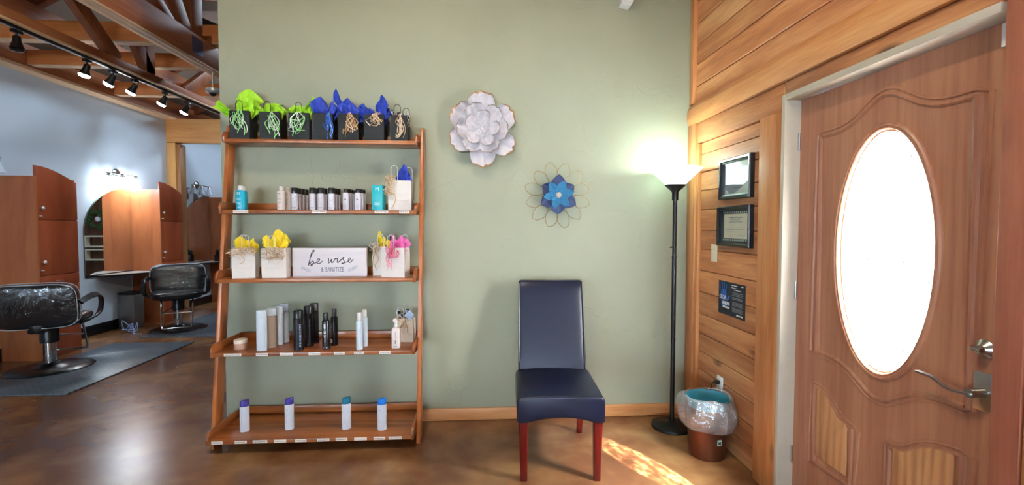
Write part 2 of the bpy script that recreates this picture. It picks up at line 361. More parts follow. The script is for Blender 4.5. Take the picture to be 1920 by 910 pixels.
def tag(o, label, cat, group=None):
    o['label'] = label; o['category'] = cat
    if group: o['group'] = group
    return o
def thing(name, label, cat, loc=(0, 0, 0), rz=0, group=None):
    o = bpy.data.objects.new(name, None); col.objects.link(o); o.empty_display_size = .05
    o.location = loc; o.rotation_euler = (0, 0, rz); return tag(o, label, cat, group)
def struct(mb, name, mats, parent=None, **k):
    o = mb.build(name, mats, parent, **k)
    if not parent: o['kind'] = 'structure'
    return o
def copy_tree(o, parent=None):
    c = o.copy(); col.objects.link(c); c.parent = parent
    for ch in [q for q in bpy.data.objects if q.parent == o]: copy_tree(ch, c)
    return c

# ------------------------------------------------------------------ setting
WY = 3.344      # front of the sage wall
XP, XT, XD = 1.555, 1.521, 1.60   # planks, trim boards, door face
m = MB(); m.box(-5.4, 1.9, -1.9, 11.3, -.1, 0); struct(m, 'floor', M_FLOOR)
m = MB(); m.box(-1.808, 1.70, WY, WY+.13, 0, 5.0); struct(m, 'wall_far', M_GREEN)
# wood wall with the door opening
m = MB()
m.box(XP+.02, 1.70, 2.27, WY, 0, 5.0); m.box(XP+.02, 1.70, -1.75, 1.255, 0, 5.0); m.box(XP+.02, 1.70, 1.255, 2.27, 2.085, 5.0)
rng = random.Random(4)
z = 0.0; hs = []
while z < 2.01: 
    h = rng.uniform(.125, .16); hs.append((z, min(z+h, 2.012))); z += h
for a, b in hs:
    m.box(XP, XP+.022, 2.40, 3.30, a+.002, b-.002, .004, seg=1)
    m.box(XP, XP+.022, -1.70, 1.10, a+.002, b-.002, .004, seg=1)
z = 2.27
while z < 4.9:
    h = rng.uniform(.13, .165); x_ = XP-(.012 if rng.random() < .3 else 0)
    m.box(x_, XP+.022, -1.70, 3.34, z+.002, z+h-.002, .005, seg=1); z += h
struct(m, 'wall_right', M_CEDAR)
m = MB(); m.box(XT, XP+.01, 3.225, WY-.001, .0, 2.16, .003); m.box(XT+.012, XP+.01, 3.19, 3.222, 0, 2.01, .003); struct(m, 'trim_1', M_CEDARV)
m = MB(); m.box(XT+.006, XP+.01, 3.285, WY-.001, 2.31, 4.95, .003); struct(m, 'trim_2', M_CEDARV)
m = MB(); m.prism([(XT-.004, 2.158), (XT-.012, 2.215), (XT-.008, 2.27), (XT+.012, 2.305), (XP+.02, 2.31), (XP+.02, 2.158)], -1.7, WY-.001, 'y', .006); struct(m, 'trim_3', M_CEDARB)
m = MB(); m.box(XT+.016, XP+.02, 2.275, 3.222, 2.014, 2.155, .004); m.box(XT+.016, XP+.02, 1.0, 2.272, 2.09, 2.155, .004); struct(m, 'trim_4', M_CEDAR)
m = MB(); m.box(XT-.002, XP+.02, 2.268, 2.455, 0, 2.012, .005); struct(m, 'trim_5', M_CEDARV)
m = MB(); m.box(XT-.006, XP+.02, 1.185, 1.262, 0, 2.155, .004); struct(m, 'trim_6', wood('red_casing', (120, 62, 44), (148, 82, 60), (166, 100, 74), 'z', .45, knots=.5))
m = MB(); m.box(XT-.004, XP+.02, .98, 1.18, 0, 2.155, .006); struct(m, 'trim_7', M_CEDARV)
m = MB(); m.box(-1.79, 1.52, WY-.018, WY-.001, .002, .09, .004); struct(m, 'baseboard_far', M_BASE)
# remaining shell
m = MB(); m.box(-5.12, -5.0, -1.75, 11.15, 0, 3.38)
struct(m, 'wall_left', M_WHITEW)
m = MB(); m.box(-5.0, -4.985, 4.0, 11.0, 0, .135, .003); struct(m, 'baseboard_left', M_BLACK)
m = MB()   # wall behind the camera with two window openings
m.box(-5.12, 1.7, -1.87, -1.75, 0, .2); m.box(-5.12, 1.7, -1.87, -1.75, 2.5, 5.0)
m.box(-5.12, -4.3, -1.87, -1.75, .2, 2.5); m.box(-1.7, -.9, -1.87, -1.75, .2, 2.5); m.box(1.1, 1.7, -1.87, -1.75, .2, 2.5)
struct(m, 'wall_near', M_GREEN)
for i, (a, b) in enumerate(((-4.3, -1.7), (-.9, 1.1))):
    m = MB()
    for x0, x1, z0, z1 in ((a, b, .2, .26), (a, b, 2.44, 2.5), (a, a+.06, .26, 2.44), (b-.06, b, .26, 2.44), ((a+b)/2-.03, (a+b)/2+.03, .26, 2.44)): m.box(x0, x1, -1.85, -1.77, z0, z1)
    fr = struct(m, 'window_%d' % (i+1), M_CEDARV)
    m = MB(); m.box(a+.06, b-.06, -1.812, -1.806, .26, 2.44); m.build('glass_pane', M_PANE, fr)
m = MB(); m.box(-5.1, 1.7, 11.0, 11.12, 0, 5.0); struct(m, 'wall_back', M_DARKW)
m = MB(); m.box(1.57, 1.70, WY+.13, 11.0, 0, 5.0); struct(m, 'wall_right_salon', M_WHITEW)
m = MB(); m.prism([(-5.12, 3.30), (-2.2, 4.95), (1.7, 4.95), (1.7, 5.1), (-2.3, 5.1), (-5.12, 3.45)], -1.87, 11.12, 'y'); struct(m, 'ceiling', M_CEIL)
m = MB(); m.box(-40, 40, -40, 40, -.35, -.12); struct(m, 'ground', mat('asphalt', (62, 66, 68), .9, bump=.3))
m = MB(); m.box(-16, 1.8, -16, -1.88, 2.86, 2.98); m.box(1.7, 1.8, -16, -1.76, -.12, 2.855); struct(m, 'sun_blocker', M_CEIL)  # unseen slab and side wall, added to block sun and sky behind the camera

# ------------------------------------------------------------------ front door
door = bpy.data.objects.new('door_1', None); col.objects.link(door); door['kind'] = 'structure'; door.location = (XD, 1.745, 0)
DY0, DY1, CZ, EA, EB = -.465, .49, 1.322, .222, .49      # slab edges, oval centre and half axes (opening)
DT = 2.052
m = MB(); N_ = 128
ang = sorted(set([2*PI*i/N_ for i in range(N_)]+[math.atan2(z-CZ, y) % (2*PI) for y in (DY0, DY1) for z in (.012, DT)]))
def rectp(a):
    c, q = math.cos(a), math.sin(a); t = 1e9
    if c > 1e-9: t = min(t, DY1/c)
    if c < -1e-9: t = min(t, DY0/c)
    if q > 1e-9: t = min(t, (DT-CZ)/q)
    if q < -1e-9: t = min(t, (.012-CZ)/q)
    return (c*t, CZ+q*t)
def ell(a, g=0):   # point on the oval in direction a
    c, q = math.cos(a), math.sin(a); r = 1/math.sqrt((c/(EA+g))**2+(q/(EB+g))**2); return (r*c, CZ+r*q)
n = len(ang); V = []; F = []
for x, fn in ((.0, rectp), (.0, lambda a: ell(a, .03)), (.0, lambda a: ell(a, 0)), (.045, lambda a: ell(a, 0)), (.045, rectp)):
    for a in ang: y, z = fn(a); V.append((x, y, z))
for k in range(5):
    for i in range(n): F.append((k*n+i, k*n+(i+1) % n, ((k+1) % 5)*n+(i+1) % n, ((k+1) % 5)*n+i))
m._add(V, F); slab = m.build('slab', M_DOOR, door)
def ring(path2, prof, closed=False):
    mm = MB(); P = [(0, y, z) for y, z in path2]
    n = len(P); v = []; f = []; mq = len(prof)
    for i in range(n):
        a = P[i-1] if (closed or i) else P[i]; b = P[(i+1) % n] if (closed or i < n-1) else P[i]
        t = Vector((0, b[1]-a[1], b[2]-a[2])).normalized(); nn = Vector((0, -t.z, t.y))
        # mitre
        if (closed or 0 < i < n-1):
            t1 = Vector((0, P[i][1]-a[1], P[i][2]-a[2])).normalized(); k = max(.5, abs(t1.dot(t)))
        else: k = 1
        for s_, h in prof: v.append(Vector((-h, P[i][1], P[i][2]))+nn*(s_/k))
    for k in range(n if closed else n-1):
        for i in range(mq-1): f.append((k*mq+i, k*mq+i+1, ((k+1) % n)*mq+i+1, ((k+1) % n)*mq+i))
    mm._add(v, f); return mm
ellp = [ell(2*PI*i/96, .014) for i in range(96)]
ring(ellp, [(-.014, -.001), (-.012, .007), (-.006, .012), (.0, .011), (.003, .007), (.007, .007), (.010, .009), (.014, .006), (.018, -.012)][::-1], True).build('oval_moulding', M_DOOR, door)
ring([ell(2*PI*i/96, -.004) for i in range(96)], [(-.006, -.02), (-.004, -.006), (.004, -.006), (.006, -.02)], True).build('oval_inner_rim', mat('pale_rim', (214, 170, 130), .35), door, recalc=True)
m = MB(); m.loft([(0, 0, 0, EA+.004, EB+.004, 2), (0, 0, .006, EA+.004, EB+.004, 2)], 96, Matrix.Translation((.028, 0, CZ)) @ Matrix(((0, 0, -1, 0), (1, 0, 0, 0), (0, 1, 0, 0), (0, 0, 0, 1))))
m.build('glass_pane', M_DGLASS, door, ang=20)
# lead lines in the glass
m = MB(); X_ = .019
def cam_line(p): m.tube([(X_, y, CZ+z) for y, z in p], .0024, 6)
def arc(cy, cz, ry, rz, a0, a1, n=20): return [(cy+ry*math.cos(R(a0+(a1-a0)*i/n)), cz+rz*math.sin(R(a0+(a1-a0)*i/n))) for i in range(n+1)]
cam_line(arc(0, 0, .185, .43, 0, 360, 60)); cam_line(arc(0, .10, .10, .22, 0, 360, 40)); cam_line(arc(0, -.12, .09, .22, 0, 360, 40))
for s_ in (-1, 1):
    for zz in (.3, .12, -.1, -.3): 
        y1 = .222*math.sqrt(1-(zz/.49)**2); cam_line([(s_*y1, zz), (s_*(y1-.04), zz)])
    cam_line(arc(s_*.16, .26, .10, .14, 90 if s_ < 0 else 90, 10 if s_ < 0 else 170)); cam_line(arc(s_*.16, -.28, .10, .14, -90, -10 if s_ < 0 else -170))
cam_line([(0, .48), (0, .42)]); cam_line([(0, -.48), (0, -.42)])
m.build('lead_lines', mat('lead_grey', (150, 158, 160), .4, .3), door)
# carved outline of the upper panel
def up_path():
    top = [(.352, .53), (.235, .532), (.155, .555), (.096, .590), (.030, .626), (-.03, .626), (-.096, .590), (-.155, .555), (-.235, .532), (-.352, .53)]
    return top
def smooth(pts, k=6, closed=False):
    out = []; n = len(pts)
    for i in range(n if closed else n-1):
        p0 = pts[(i-1) % n] if closed or i else pts[i]; p1 = pts[i]; p2 = pts[(i+1) % n]; p3 = pts[(i+2) % n] if closed or i+2 < n else p2
        for j in range(k):
            t = j/k; out.append(tuple(.5*((2*b)+(c-a)*t+(2*a-5*b+4*c-d)*t*t+(-a+3*b-3*c+d)*t**3) for a, b, c, d in zip(p0, p1, p2, p3)))
    if not closed: out.append(pts[-1])
    return out
tp = smooth(up_path()); bt = [(-y, -z+.0) for y, z in tp]
bt = [(y, z*1.0+.0 if True else z) for y, z in bt]
outl = [(y, CZ+z) for y, z in tp]+[(y, CZ+.03-abs(z)-.0) for y, z in reversed([(y, z) for y, z in tp][::1])]
PROF = [(-.022, -.001), (-.020, .004), (-.014, .006), (-.010, -.001), (-.004, -.001), (.0, .007), (.006, .009), (.012, .005), (.016, -.001)]
ring(outl, PROF, True).build('panel_moulding', M_DOOR, door)
def low(pts):
    q = [(y-1.745, z) for y, z in pts]
    ring(q, PROF, True).build('panel_moulding', M_DOOR, door)
    cy = sum(p[0] for p in q)/len(q); cz = sum(p[1] for p in q)/len(q)
    mm = MB(); inn = [(cy+(y-cy)*.80, cz+(z-cz)*.86) for y, z in q]; mm.prism(inn, -.010, .002, 'x', .006); mm.build('raised_panel', M_DOORP, door)
lc = smooth([(2.098, .665), (2.02, .645), (1.965, .60), (1.915, .562), (1.862, .550)])
rc = smooth([(1.685, .560), (1.62, .575), (1.56, .615), (1.50, .645), (1.40, .665)])
low(lc+[(1.862, .285), (2.098, .285)])
low([(1.685, .285)]+rc+[(1.40, .285)])
# frame (jamb) with stop
m = MB()
fx0, fx1 = XT-.004-XD, .09
m.box(fx0, fx1, DY1+.003, DY1+.03, 0, DT+.033, .003); m.box(XT+.02-XD, fx1, DY0-.018, DY0-.003, 0, DT+.033, .002); m.box(fx0, fx1, DY0-.003, DY1+.003, DT+.003, DT+.033, .002)
m.build('door_frame', M_JAMB, door)
m = MB(); m.box(-.01, .09, DY0, DY1, 0, .011); m.build('threshold', M_NICKEL, door)
# lever, rosettes
m = MB(); m.lathe([(.031, 0), (.031, .006), (.024, .012), (.014, .02), (.012, .03)], 28, Matrix.Translation((0, -.395, 1.035)) @ Matrix.Rotation(-PI/2, 4, 'Y'))
m.box(-.042, -.024, -.411, -.379, 1.029, 1.041, .003); m.build('deadbolt', M_NICKEL, door)
m = MB(); m.box(-.006, 0, -.425, -.365, .835, .960, .004); m.cyl((-.004, -.395, .895), (-.055, -.395, .895), .015)
h = m.build('handle_plate', M_NICKEL, door)
m = MB(); m.sweep(smooth([(-.052, -.400, .893), (-.060, -.36, .889), (-.062, -.325, .893), (-.062, -.29, .909), (-.066, -.255, .914), (-.066, -.23, .914)]), [(-.009, -.003), (.009, -.003), (.009, .003), (-.009, .003)], upv=(0, 0, 1)); m.build('lever', M_NICKEL, h)
for zz in (.25, 1.1, 1.85):
    m = MB(); m.cyl((-.006, DY1+.002, zz-.045), (-.006, DY1+.002, zz+.045), .006); m.build('hinge', M_NICKEL, door)
s_ = MB().box(-.016, 0, -.435, -.415, 1.972, 2.045, .003).build('alarm_sensor', M_WHITE, door)

# ------------------------------------------------------------------ ladder shelf
SZ = [(3.15, 1.993, 3.325), (3.09, 1.525, 3.325), (3.03, 1.082, 3.325), (2.965, .623, 3.325), (2.90, .096, 3.325)]
unit = thing('ladder_shelf', 'tall leaning five-tier wooden ladder shelf against the sage wall', 'shelf', (-1.07, 3.1, 0))
OX, OY = -1.07, 3.1
def legs(x0, x1):
    m = MB(); ft, tt = 2.985-OY, 3.252-OY
    pts = [(ft, 0), (tt, 2.075), (tt+.012, 2.098), (tt+.045, 2.108), (tt+.080, 2.098), (tt+.083, 2.06), (ft+.092, 0)]
    m.prism(pts, x0-OX, x1-OX, 'x', .003); return m
legs(-1.722, -1.697).build('upright', M_SHELFV, unit); legs(-.428, -.402).build('upright', M_SHELFV, unit)
LAB = {1: [(436, 464), (583, 609), (701, 727), (748, 767)], 3: [(419, 451), (478, 500), (522, 547), (576, 598), (624, 644), (662, 680), (710, 732)],
       4: [(396, 417), (439, 461), (472, 499), (512, 534), (551, 572), (592, 615), (627, 649), (662, 686), (699, 721), (728, 753)]}
LX = {1: (-1.692, 410, -.460, 773), 3: (-1.688, 396, -.451, 772), 4: (-1.692, 387, -.451, 770)}
for i, (yf, z, yb) in enumerate(SZ):
    m = MB(); m.box(-1.694-OX, -.431-OX, yf-OY, yb-OY, z-.025, z, .004); sh = m.build('shelf_board', M_SHELF, unit)
    d = yb-yf
    for x0, x1 in ((-1.694, -1.676), (-.449, -.431)):
        m = MB(); y0 = yf-OY-.004; hh = .052
        pts = [(y0, z-.028), (y0-.004, z+.008), (y0+.004, z+.03), (y0+.022, z+hh-.004), (y0+.05, z+hh), (yb-OY, z+hh), (yb-OY, z-.028)]
        m.prism(pts, x0-OX, x1-OX, 'x', .003); m.build('side_rail', M_SHELFY, unit)
    m = MB(); m.box(-1.676-OX, -.449-OX, yb-.016-OY, yb-OY, z+.0005, z+.052, .003); m.build('back_rail', M_SHELF, unit)
    if i in LAB:
        xa, pa, xb, pb = LX[i]
        for k, (a, b) in enumerate(LAB[i]):
            X0 = xa+(a-pa)/(pb-pa)*(xb-xa); X1 = xa+(b-pa)/(pb-pa)*(xb-xa)
            m = MB(); m.box(X0-OX, X1-OX, yf-OY-.0012, yf-OY+.002, z-.021, z-.003)
            lab = m.build('price_label', M_LABEL, sh, smooth=False)
            m = MB(); rr = random.Random(i*20+k); x = X0-OX+.006
            while x < X1-OX-.01:
                wd = rr.uniform(.004, .012); m.box(x, x+wd, yf-OY-.0018, yf-OY-.001, z-.014, z-.010); x += wd+.003
            m.build('price_print', M_INKG, lab, smooth=False)

# ------------------------------------------------------------------ gift bags
def sheet(mb, x0, y0, x1, z1, wid, yo, rng, z0=0, base=.03, fold=2.5, tipdrop=.35, tw=0):
    nu, nv = 9, 9; ph = rng.uniform(0, 6); J = {}
    def fn(u, v):
        a = (u-.5)*2; wv = base+(wid-base)*(v**.7)
        h = z0+(z1-z0)*v*(1-tipdrop*abs(a)**1.5*v)
        x = x0+(x1-x0)*v**1.2+a*wv/2
        y = y0+yo*v+.018*math.sin(fold*a+ph)*(.3+v)+.012*math.sin(5*a+3*v+ph)
        return (x+rng.uniform(-1, 1)*.005, y+rng.uniform(-1, 1)*.006+tw*a*v, h+rng.uniform(-1, 1)*.005)
    mb.grid(fn, nu, nv)
def curls(mb, cx, y, zt, w_, h_, n, rng, width=.0048, mats=1):
    n = max(3, int(n*.75))
    for k in range(n):
        mb.mi = rng.randrange(mats)
        x = cx+rng.uniform(-.01, .01); z = zt; pts = [(x, y-.003, z)]; vx = rng.uniform(-1, 1)*w_*.55; ln = rng.uniform(.45, 1)*h_
        turns = rng.uniform(.5, 1.5); ph = rng.uniform(0, 6.28); am = rng.uniform(.2, .5)*w_*.5
        for j in range(1, 25):
            t = j/24
            pts.append((cx+vx*math.sin(t*PI*.75)+am*math.sin(ph+turns*6.28*t)*t**.5, y-.006-.012*abs(math.sin(t*3+ph))-.008*math.sin(ph+turns*6.28*t+1), zt-ln*t+am*.5*math.cos(ph+turns*6.28*t)*t**.5-0*t))
        mb.sweep(pts, [(-width/2, -.0003), (width/2, -.0003), (width/2, .0003), (-width/2, .0003)], upv=(0, 1, 0))
    mb.mi = 0
def loops(mb, cx, y, zc, w_, h_, n, rng, width=.0040, mats=1):
    n = max(3, int(n*1.0))
    for k in range(n):
        mb.mi = rng.randrange(mats); a0 = rng.uniform(0, 6.28); r1 = rng.uniform(.3, .5)*w_; r2_ = rng.uniform(.3, .5)*h_; ox = rng.uniform(-.15, .15)*w_; oz = rng.uniform(-.15, .15)*h_; ff = rng.choice([1, 1, 2])
        pts = [(cx+ox+r1*math.sin(ff*t/30*6.28+a0)*(.6+.4*math.cos(t*.3)), y-.004-.014*(1+math.sin(t*.5+a0)), zc+oz+r2_*math.cos(t/30*6.28+a0*2)) for t in range(31)]
        mb.sweep(pts, [(-width/2, -.0003), (width/2, -.0003), (width/2, .0003), (-width/2, .0003)], upv=(0, 1, 0))
    mb.mi = 0
def gift_bag(label, loc, w_, h_, d_, paper, hmat, tissue, sheets, rib=None, rz=0, handles=((0, -1),), hh=.07, hw=.045, group='gift bags on the ladder shelf', seed=1, name='gift_bag', tag_=None):
    rng = random.Random(seed)
    t = thing(name, label, 'gift bag', loc, rz, group); k_ = 1+.0652*loc[0]/loc[1]; t.scale = (k_*k_, 1, k_)
    m = MB(); a, b = w_/2, d_/2; tp_ = .0012
    # open bag: outer shell with a gusset pinch towards the top, inner shell, creases
    rings = [(0, 0), (.012, 0), (h_*.33, .001), (h_*.335, -.0012), (h_*.34, .001), (h_*.7, .001), (h_, .0)]
    V = []; F = []
    def rect(z, o, g, s_=1):
        return [(-a-o, -b-o, z), (a+o, -b-o, z), (a+o-g, 0, z), (a+o, b+o, z), (-a-o, b+o, z), (-a-o+g, 0, z)]
    for z, o in rings: V += rect(z, o, .012*(z/h_))
    V += rect(h_, -tp_, .012); V += rect(.004, -tp_, 0)
    nr = len(rings)+2
    for k in range(nr-1):
        for i in range(6): F.append((k*6+i, k*6+(i+1) % 6, (k+1)*6+(i+1) % 6, (k+1)*6+i))
    F.append((5, 4, 3, 2, 1, 0)); F.append(tuple((nr-1)*6+i for i in range(6)))
    m._add(V, F); m.build('bag_body', paper, t, smooth=False)
    for (hx, sd) in handles:
        y = sd*(b-.002); path = [(hx-hw/2, y, h_-.03)]+[(hx+hw/2*-math.cos(PI*i/14), y+sd*0-.004, h_+hh-hw/2*1.15+hw/2*1.15*math.sin(PI*i/14)) for i in range(15)]+[(hx+hw/2, y, h_-.03)]
        m = MB(); m.tube(path, .0021, 8, upv=(0, 1, 0)); m.build('handle', hmat, t)
    m = MB()
    for (x0, x1, z1, wd, yo) in sheets: sheet(m, x0, 0, x1, h_+z1, wd, yo, rng, z0=h_-.07)
    m.build('tissue_paper', tissue, t, ang=18)
    if rib:
        mts, specs = rib; m = MB()
        for sp in specs:
            kind, cx, zt, ww, hh_, nn = sp
            (curls if kind == 'c' else loops)(m, cx, -b, zt, ww, hh_, nn, rng, mats=len(mts))
        m.build('curling_ribbon', mts, t)
    if tag_: tag_(t, b, h_)
    return t
Z1, Z2, Z3, Z4, Z5 = 1.993, 1.525, 1.082, .623, .096
BY = 3.235
GW = [M_RLIME, M_RWHITE]; TC = [M_RTAN, M_RCREAM]
# top shelf (centre x from the fronts)
g = 'black gift bags along the top shelf'
gift_bag('black gift bag with big flaring lime tissue at the left end of the top shelf', (-1.600, BY, Z1), .138, .195, .10, M_PAPERB, M_BLACK, M_LIME,
         [(-.05, -.165, .085, .10, -.01), (0, .03, .165, .19, .02), (.02, .09, .06, .12, .0), (-.03, -.02, .09, .10, .03), (.04, .06, .10, .10, -.02)],
         (GW, [('c', .012, .20, .11, .17, 9), ('l', .0, .13, .12, .12, 5)]), group=g, seed=11)
gift_bag('black gift bag with short lime tissue, second from the left on the top shelf', (-1.405, BY, Z1), .142, .190, .10, M_PAPERB, M_BLACK, M_LIME,
         [(-.03, -.04, .075, .11, 0), (.02, .03, .07, .12, .02), (.03, .06, .05, .08, -.02), (0, 0, .085, .08, .03)],
         (GW, [('c', .018, .19, .10, .19, 8), ('l', .022, .11, .09, .11, 6)]), group=g, seed=12, handles=((-.015, -1), (.045, 1)))
gift_bag('black gift bag with lime tissue peaking at its right, third along the top shelf', (-1.218, BY, Z1), .142, .186, .10, M_PAPERB, M_BLACK, M_LIME,
         [(.04, .075, .135, .06, 0), (-.02, -.045, .06, .10, 0), (.0, .0, .06, .10, .02), (.03, .03, .06, .11, .02), (-.03, -.01, .065, .07, -.02)],
         (GW, [('c', .0, .19, .11, .16, 8), ('l', .0, .10, .12, .12, 5)]), group=g, seed=13)
gift_bag('black gift bag with blue tissue and a blue ribbon down its right edge', (-1.065, BY, Z1), .142, .186, .10, M_PAPERB, M_BLACK, M_BLUE,
         [(-.03, -.035, .125, .12, 0), (.01, .0, .06, .10, .02), (.04, .065, .075, .09, .02), (.02, .055, .095, .07, 0)],
         ([M_RBLUE, mat('ice_ribbon', (150, 190, 240), .3)], [('c', .045, .188, .05, .19, 14), ('l', .048, .12, .035, .12, 5)]), group=g, seed=14, handles=())
gift_bag('black gift bag with a tall blue tissue spike leaning left and cream ribbon', (-.895, BY, Z1), .138, .184, .10, M_PAPERB, M_BLACK, M_BLUE,
         [(-.02, -.095, .185, .035, 0), (0, -.03, .13, .10, .02), (.03, .02, .08, .11, 0), (.05, .07, .05, .10, .02), (-.02, -.04, .08, .10, -.02)],
         (TC, [('c', .01, .19, .09, .18, 8), ('l', .01, .11, .11, .13, 6)]), group=g, seed=15, handles=())
gift_bag('black gift bag with two-peaked blue tissue and short tan ribbon on the top shelf', (-.725, BY, Z1), .138, .180, .10, M_PAPERB, M_BLACK, M_BLUE,
         [(-.03, -.095, .09, .10, 0), (-.02, -.05, .06, .12, .02), (.04, .045, .145, .10, 0), (.05, .075, .07, .07, .02)],
         (TC, [('c', .005, .185, .10, .10, 8), ('l', .02, .15, .09, .08, 6)]), group=g, seed=16, handles=((.03, 1),))
gift_bag('black gift bag with checked tissue at the right end of the top shelf', (-.560, BY, Z1), .115, .180, .10, M_PAPERB, M_BLACK, M_CHECK,
         [(-.04, -.055, .045, .06, 0), (0, -.01, .035, .08, 0), (.04, .05, .035, .05, .01), (.0, .01, .03, .06, .02)],
         (TC, [('c', .01, .185, .06, .17, 9), ('l', .015, .09, .07, .13, 4)]), group=g, seed=17, handles=((-.01, -1), (.035, 1)))
# second shelf white bag
g = 'white gift bags on the middle shelves'
gift_bag('large white gift bag with pointed blue tissue at the end of the second shelf', (-.553, 3.205, Z2), .155, .205, .10, M_PAPER, M_WHITE, M_BLUE,
         [(.03, .02, .115, .07, 0), (.02, .0, .07, .08, .02), (.04, .05, .06, .06, .0)],
         (TC, [('l', -.065, .17, .09, .13, 10), ('c', -.055, .21, .08, .20, 4)]), group=g, seed=21, handles=((-.035, -1), (.05, 1)), hh=.10)
# third shelf
gift_bag('white gift bag with low yellow tissue at the left end of the third shelf', (-1.548, 3.125, Z3), .145, .198, .09, M_PAPER, M_WHITE, M_YEL,
         [(-.03, -.03, .085, .08, 0), (.0, .0, .06, .09, .02), (.04, .05, .05, .07, 0), (.02, .04, .07, .06, .02)],
         (TC, [('l', -.01, .185, .19, .05, 6), ('c', .0, .19, .12, .10, 4), ('l', .06, .18, .05, .07, 3)]), rz=R(10), group=g, seed=22, handles=((.015, -1), (-.03, 1)), hh=.09)
gift_bag('white gift bag with tall yellow tissue beside the left edge of the lettered sign', (-1.352, 3.125, Z3), .160, .198, .09, M_PAPER, M_WHITE, M_YEL,
         [(.0, .02, .13, .10, 0), (-.03, -.06, .085, .08, 0), (.03, .06, .10, .07, .01), (-.02, -.02, .07, .12, .02)],
         (TC, [('c', .01, .205, .16, .16, 9), ('l', .02, .17, .19, .09, 8)]), rz=R(3), group=g, seed=23, handles=((-.01, -1),), hh=.085)
gift_bag('white gift bag with yellow tissue and straw-coloured ribbon, mostly behind the pink-tissue bag', (-.668, 3.225, Z3), .15, .200, .08, M_PAPER, M_WHITE, M_YEL,
         [(-.02, -.035, .11, .06, 0), (.02, .03, .05, .09, 0), (-.03, -.01, .07, .07, .01)],
         (TC, [('c', -.055, .21, .06, .18, 8), ('l', -.05, .20, .10, .05, 6)]), group=g, seed=24, handles=((-.02, -1), (.045, 1)), hh=.085)
gift_bag('white gift bag with pink tissue and pink ribbon at the third shelf end', (-.575, 3.115, Z3), .165, .198, .09, M_PAPER, M_WHITE, M_PINK,
         [(.03, .035, .085, .09, 0), (-.01, -.02, .09, .07, 0), (.05, .06, .07, .06, .02)],
         ([M_RPINK, mat('rose_ribbon', (226, 92, 140), .3)], [('c', -.01, .20, .06, .17, 6), ('l', -.005, .17, .07, .08, 9), ('l', .045, .16, .03, .05, 2)]), rz=R(-14), group=g, seed=25, handles=((-.015, -1), (.05, 1)), hh=.085)
# fourth shelf
def hang(t, b, h_):
    m = MB(); m.prism([(0, .035), (.032, 0), (.0, -.04), (-.038, -.005)], -.003, 0, 'y', M=Matrix.Translation((.048, -b-.006, h_+.028))); m.build('gift_tag', mat('pale_blue_card', (176, 200, 232), .5), t, smooth=False)
gift_bag('cream gift bag with checked tissue and a pale blue tag on the fourth shelf', (-.535, 3.215, Z4), .135, .165, .07, mat('cream_paper', (228, 214, 198), .7, bump=.15), M_WHITE, M_CHECK,
         [(-.03, -.04, .06, .06, 0), (.02, .02, .06, .08, 0), (.0, .0, .05, .08, .02)],
         (TC, [('c', .015, .15, .05, .10, 3), ('l', -.01, .13, .10, .08, 3)]), rz=R(-6), group=g, seed=26, handles=((-.02, -1), (.02, 1)), hh=.08, tag_=hang)

# ------------------------------------------------------------------ bottles
def bottle(name, label, loc, w_, d_, hb, hcap, wcap, body, cap, n=2.0, group=None, rz=0, shoulder=.008, prints=None, cat='bottle', capn=2.0, slant=0, dcap=None):
    t = thing(name, label, cat, loc, rz, group); a, b = w_/2, d_/2; k_ = 1+.0652*loc[0]/loc[1]; t.scale = (k_*k_, 1, k_)
    m = MB(); m.loft([(0, 0, 0, a*.90, b*.90, n), (0, 0, .003, a, b, n), (0, 0, hb-shoulder, a, b, n), (0, 0, hb-shoulder*.3, a*.9, b*.9, n), (0, 0, hb, max(wcap/2*.96, a*.5), (dcap/2 if dcap else min(b, wcap/2))*.96, n)])
    m.build('bottle_body', body, t)
    ca = wcap/2; cb = dcap/2 if dcap else min(b, ca)
    m = MB(); m.loft([(0, 0, hb+.0005, ca, cb, capn), (0, 0, hb+hcap-.004, ca, cb, capn), (0, 0, hb+hcap-.001, ca*.95, cb*.95, capn), (0, 0, hb+hcap, ca*.85, cb*.85, capn)])
    if slant:
        for v in m.bm.verts:
            if v.co.z > hb+hcap*.5: v.co.z += slant*v.co.x
    m.build('cap', cap, t)
    if prints: prints(t, a, b, hb)
    return t
def text_M(ink, size=.03, zf=.82):
    def f(t, a, b, hb):
        m = MB(); m.text('M', size, at(-a*.15, -b-.0006, hb*zf), .0008)
        for k, (zz, ww) in enumerate(((.56, .9), (.50, .7), (.36, .8), (.31, .5), (.12, .5))): m.box(-a*.15-a*ww*.55, -a*.15+a*ww*.55, -b-.0014, -b+.004, hb*zz, hb*zz+.0022)
        m.build('lettering', ink, t, smooth=False)
    return f
inkW = mat('pale_print', (206, 228, 230), .5)
bottle('shampoo_bottle', 'teal bottle with white cap, front one of the pair on the second shelf', (-1.575, 3.135, Z2), .066, .045, .133, .030, .036, M_TEAL, M_WHITE, n=2.6, group='teal bottles', shoulder=.012, prints=text_M(inkW, .028))
bottle('shampoo_bottle', 'teal bottle with white cap, half hidden behind the front teal bottle', (-1.598, 3.20, Z2), .066, .045, .133, .030, .036, M_TEAL, M_WHITE, n=2.6, group='teal bottles', shoulder=.012)
inkP = mat('taupe_print', (150, 146, 150), .5)
bottle('shampoo_bottle', 'pale pink-white bottle lettered M, front one of the pair on the second shelf', (-1.318, 3.135, Z2), .054, .05, .130, .030, .030, M_PEARL, M_PEARL, n=2.4, group='pearl bottles', prints=text_M(inkP, .024))
bottle('shampoo_bottle', 'pale pink-white bottle behind and right of the front pearl one', (-1.302, 3.20, Z2), .054, .05, .130, .030, .030, M_PEARL, M_PEARL, n=2.4, group='pearl bottles', prints=text_M(inkP, .024))
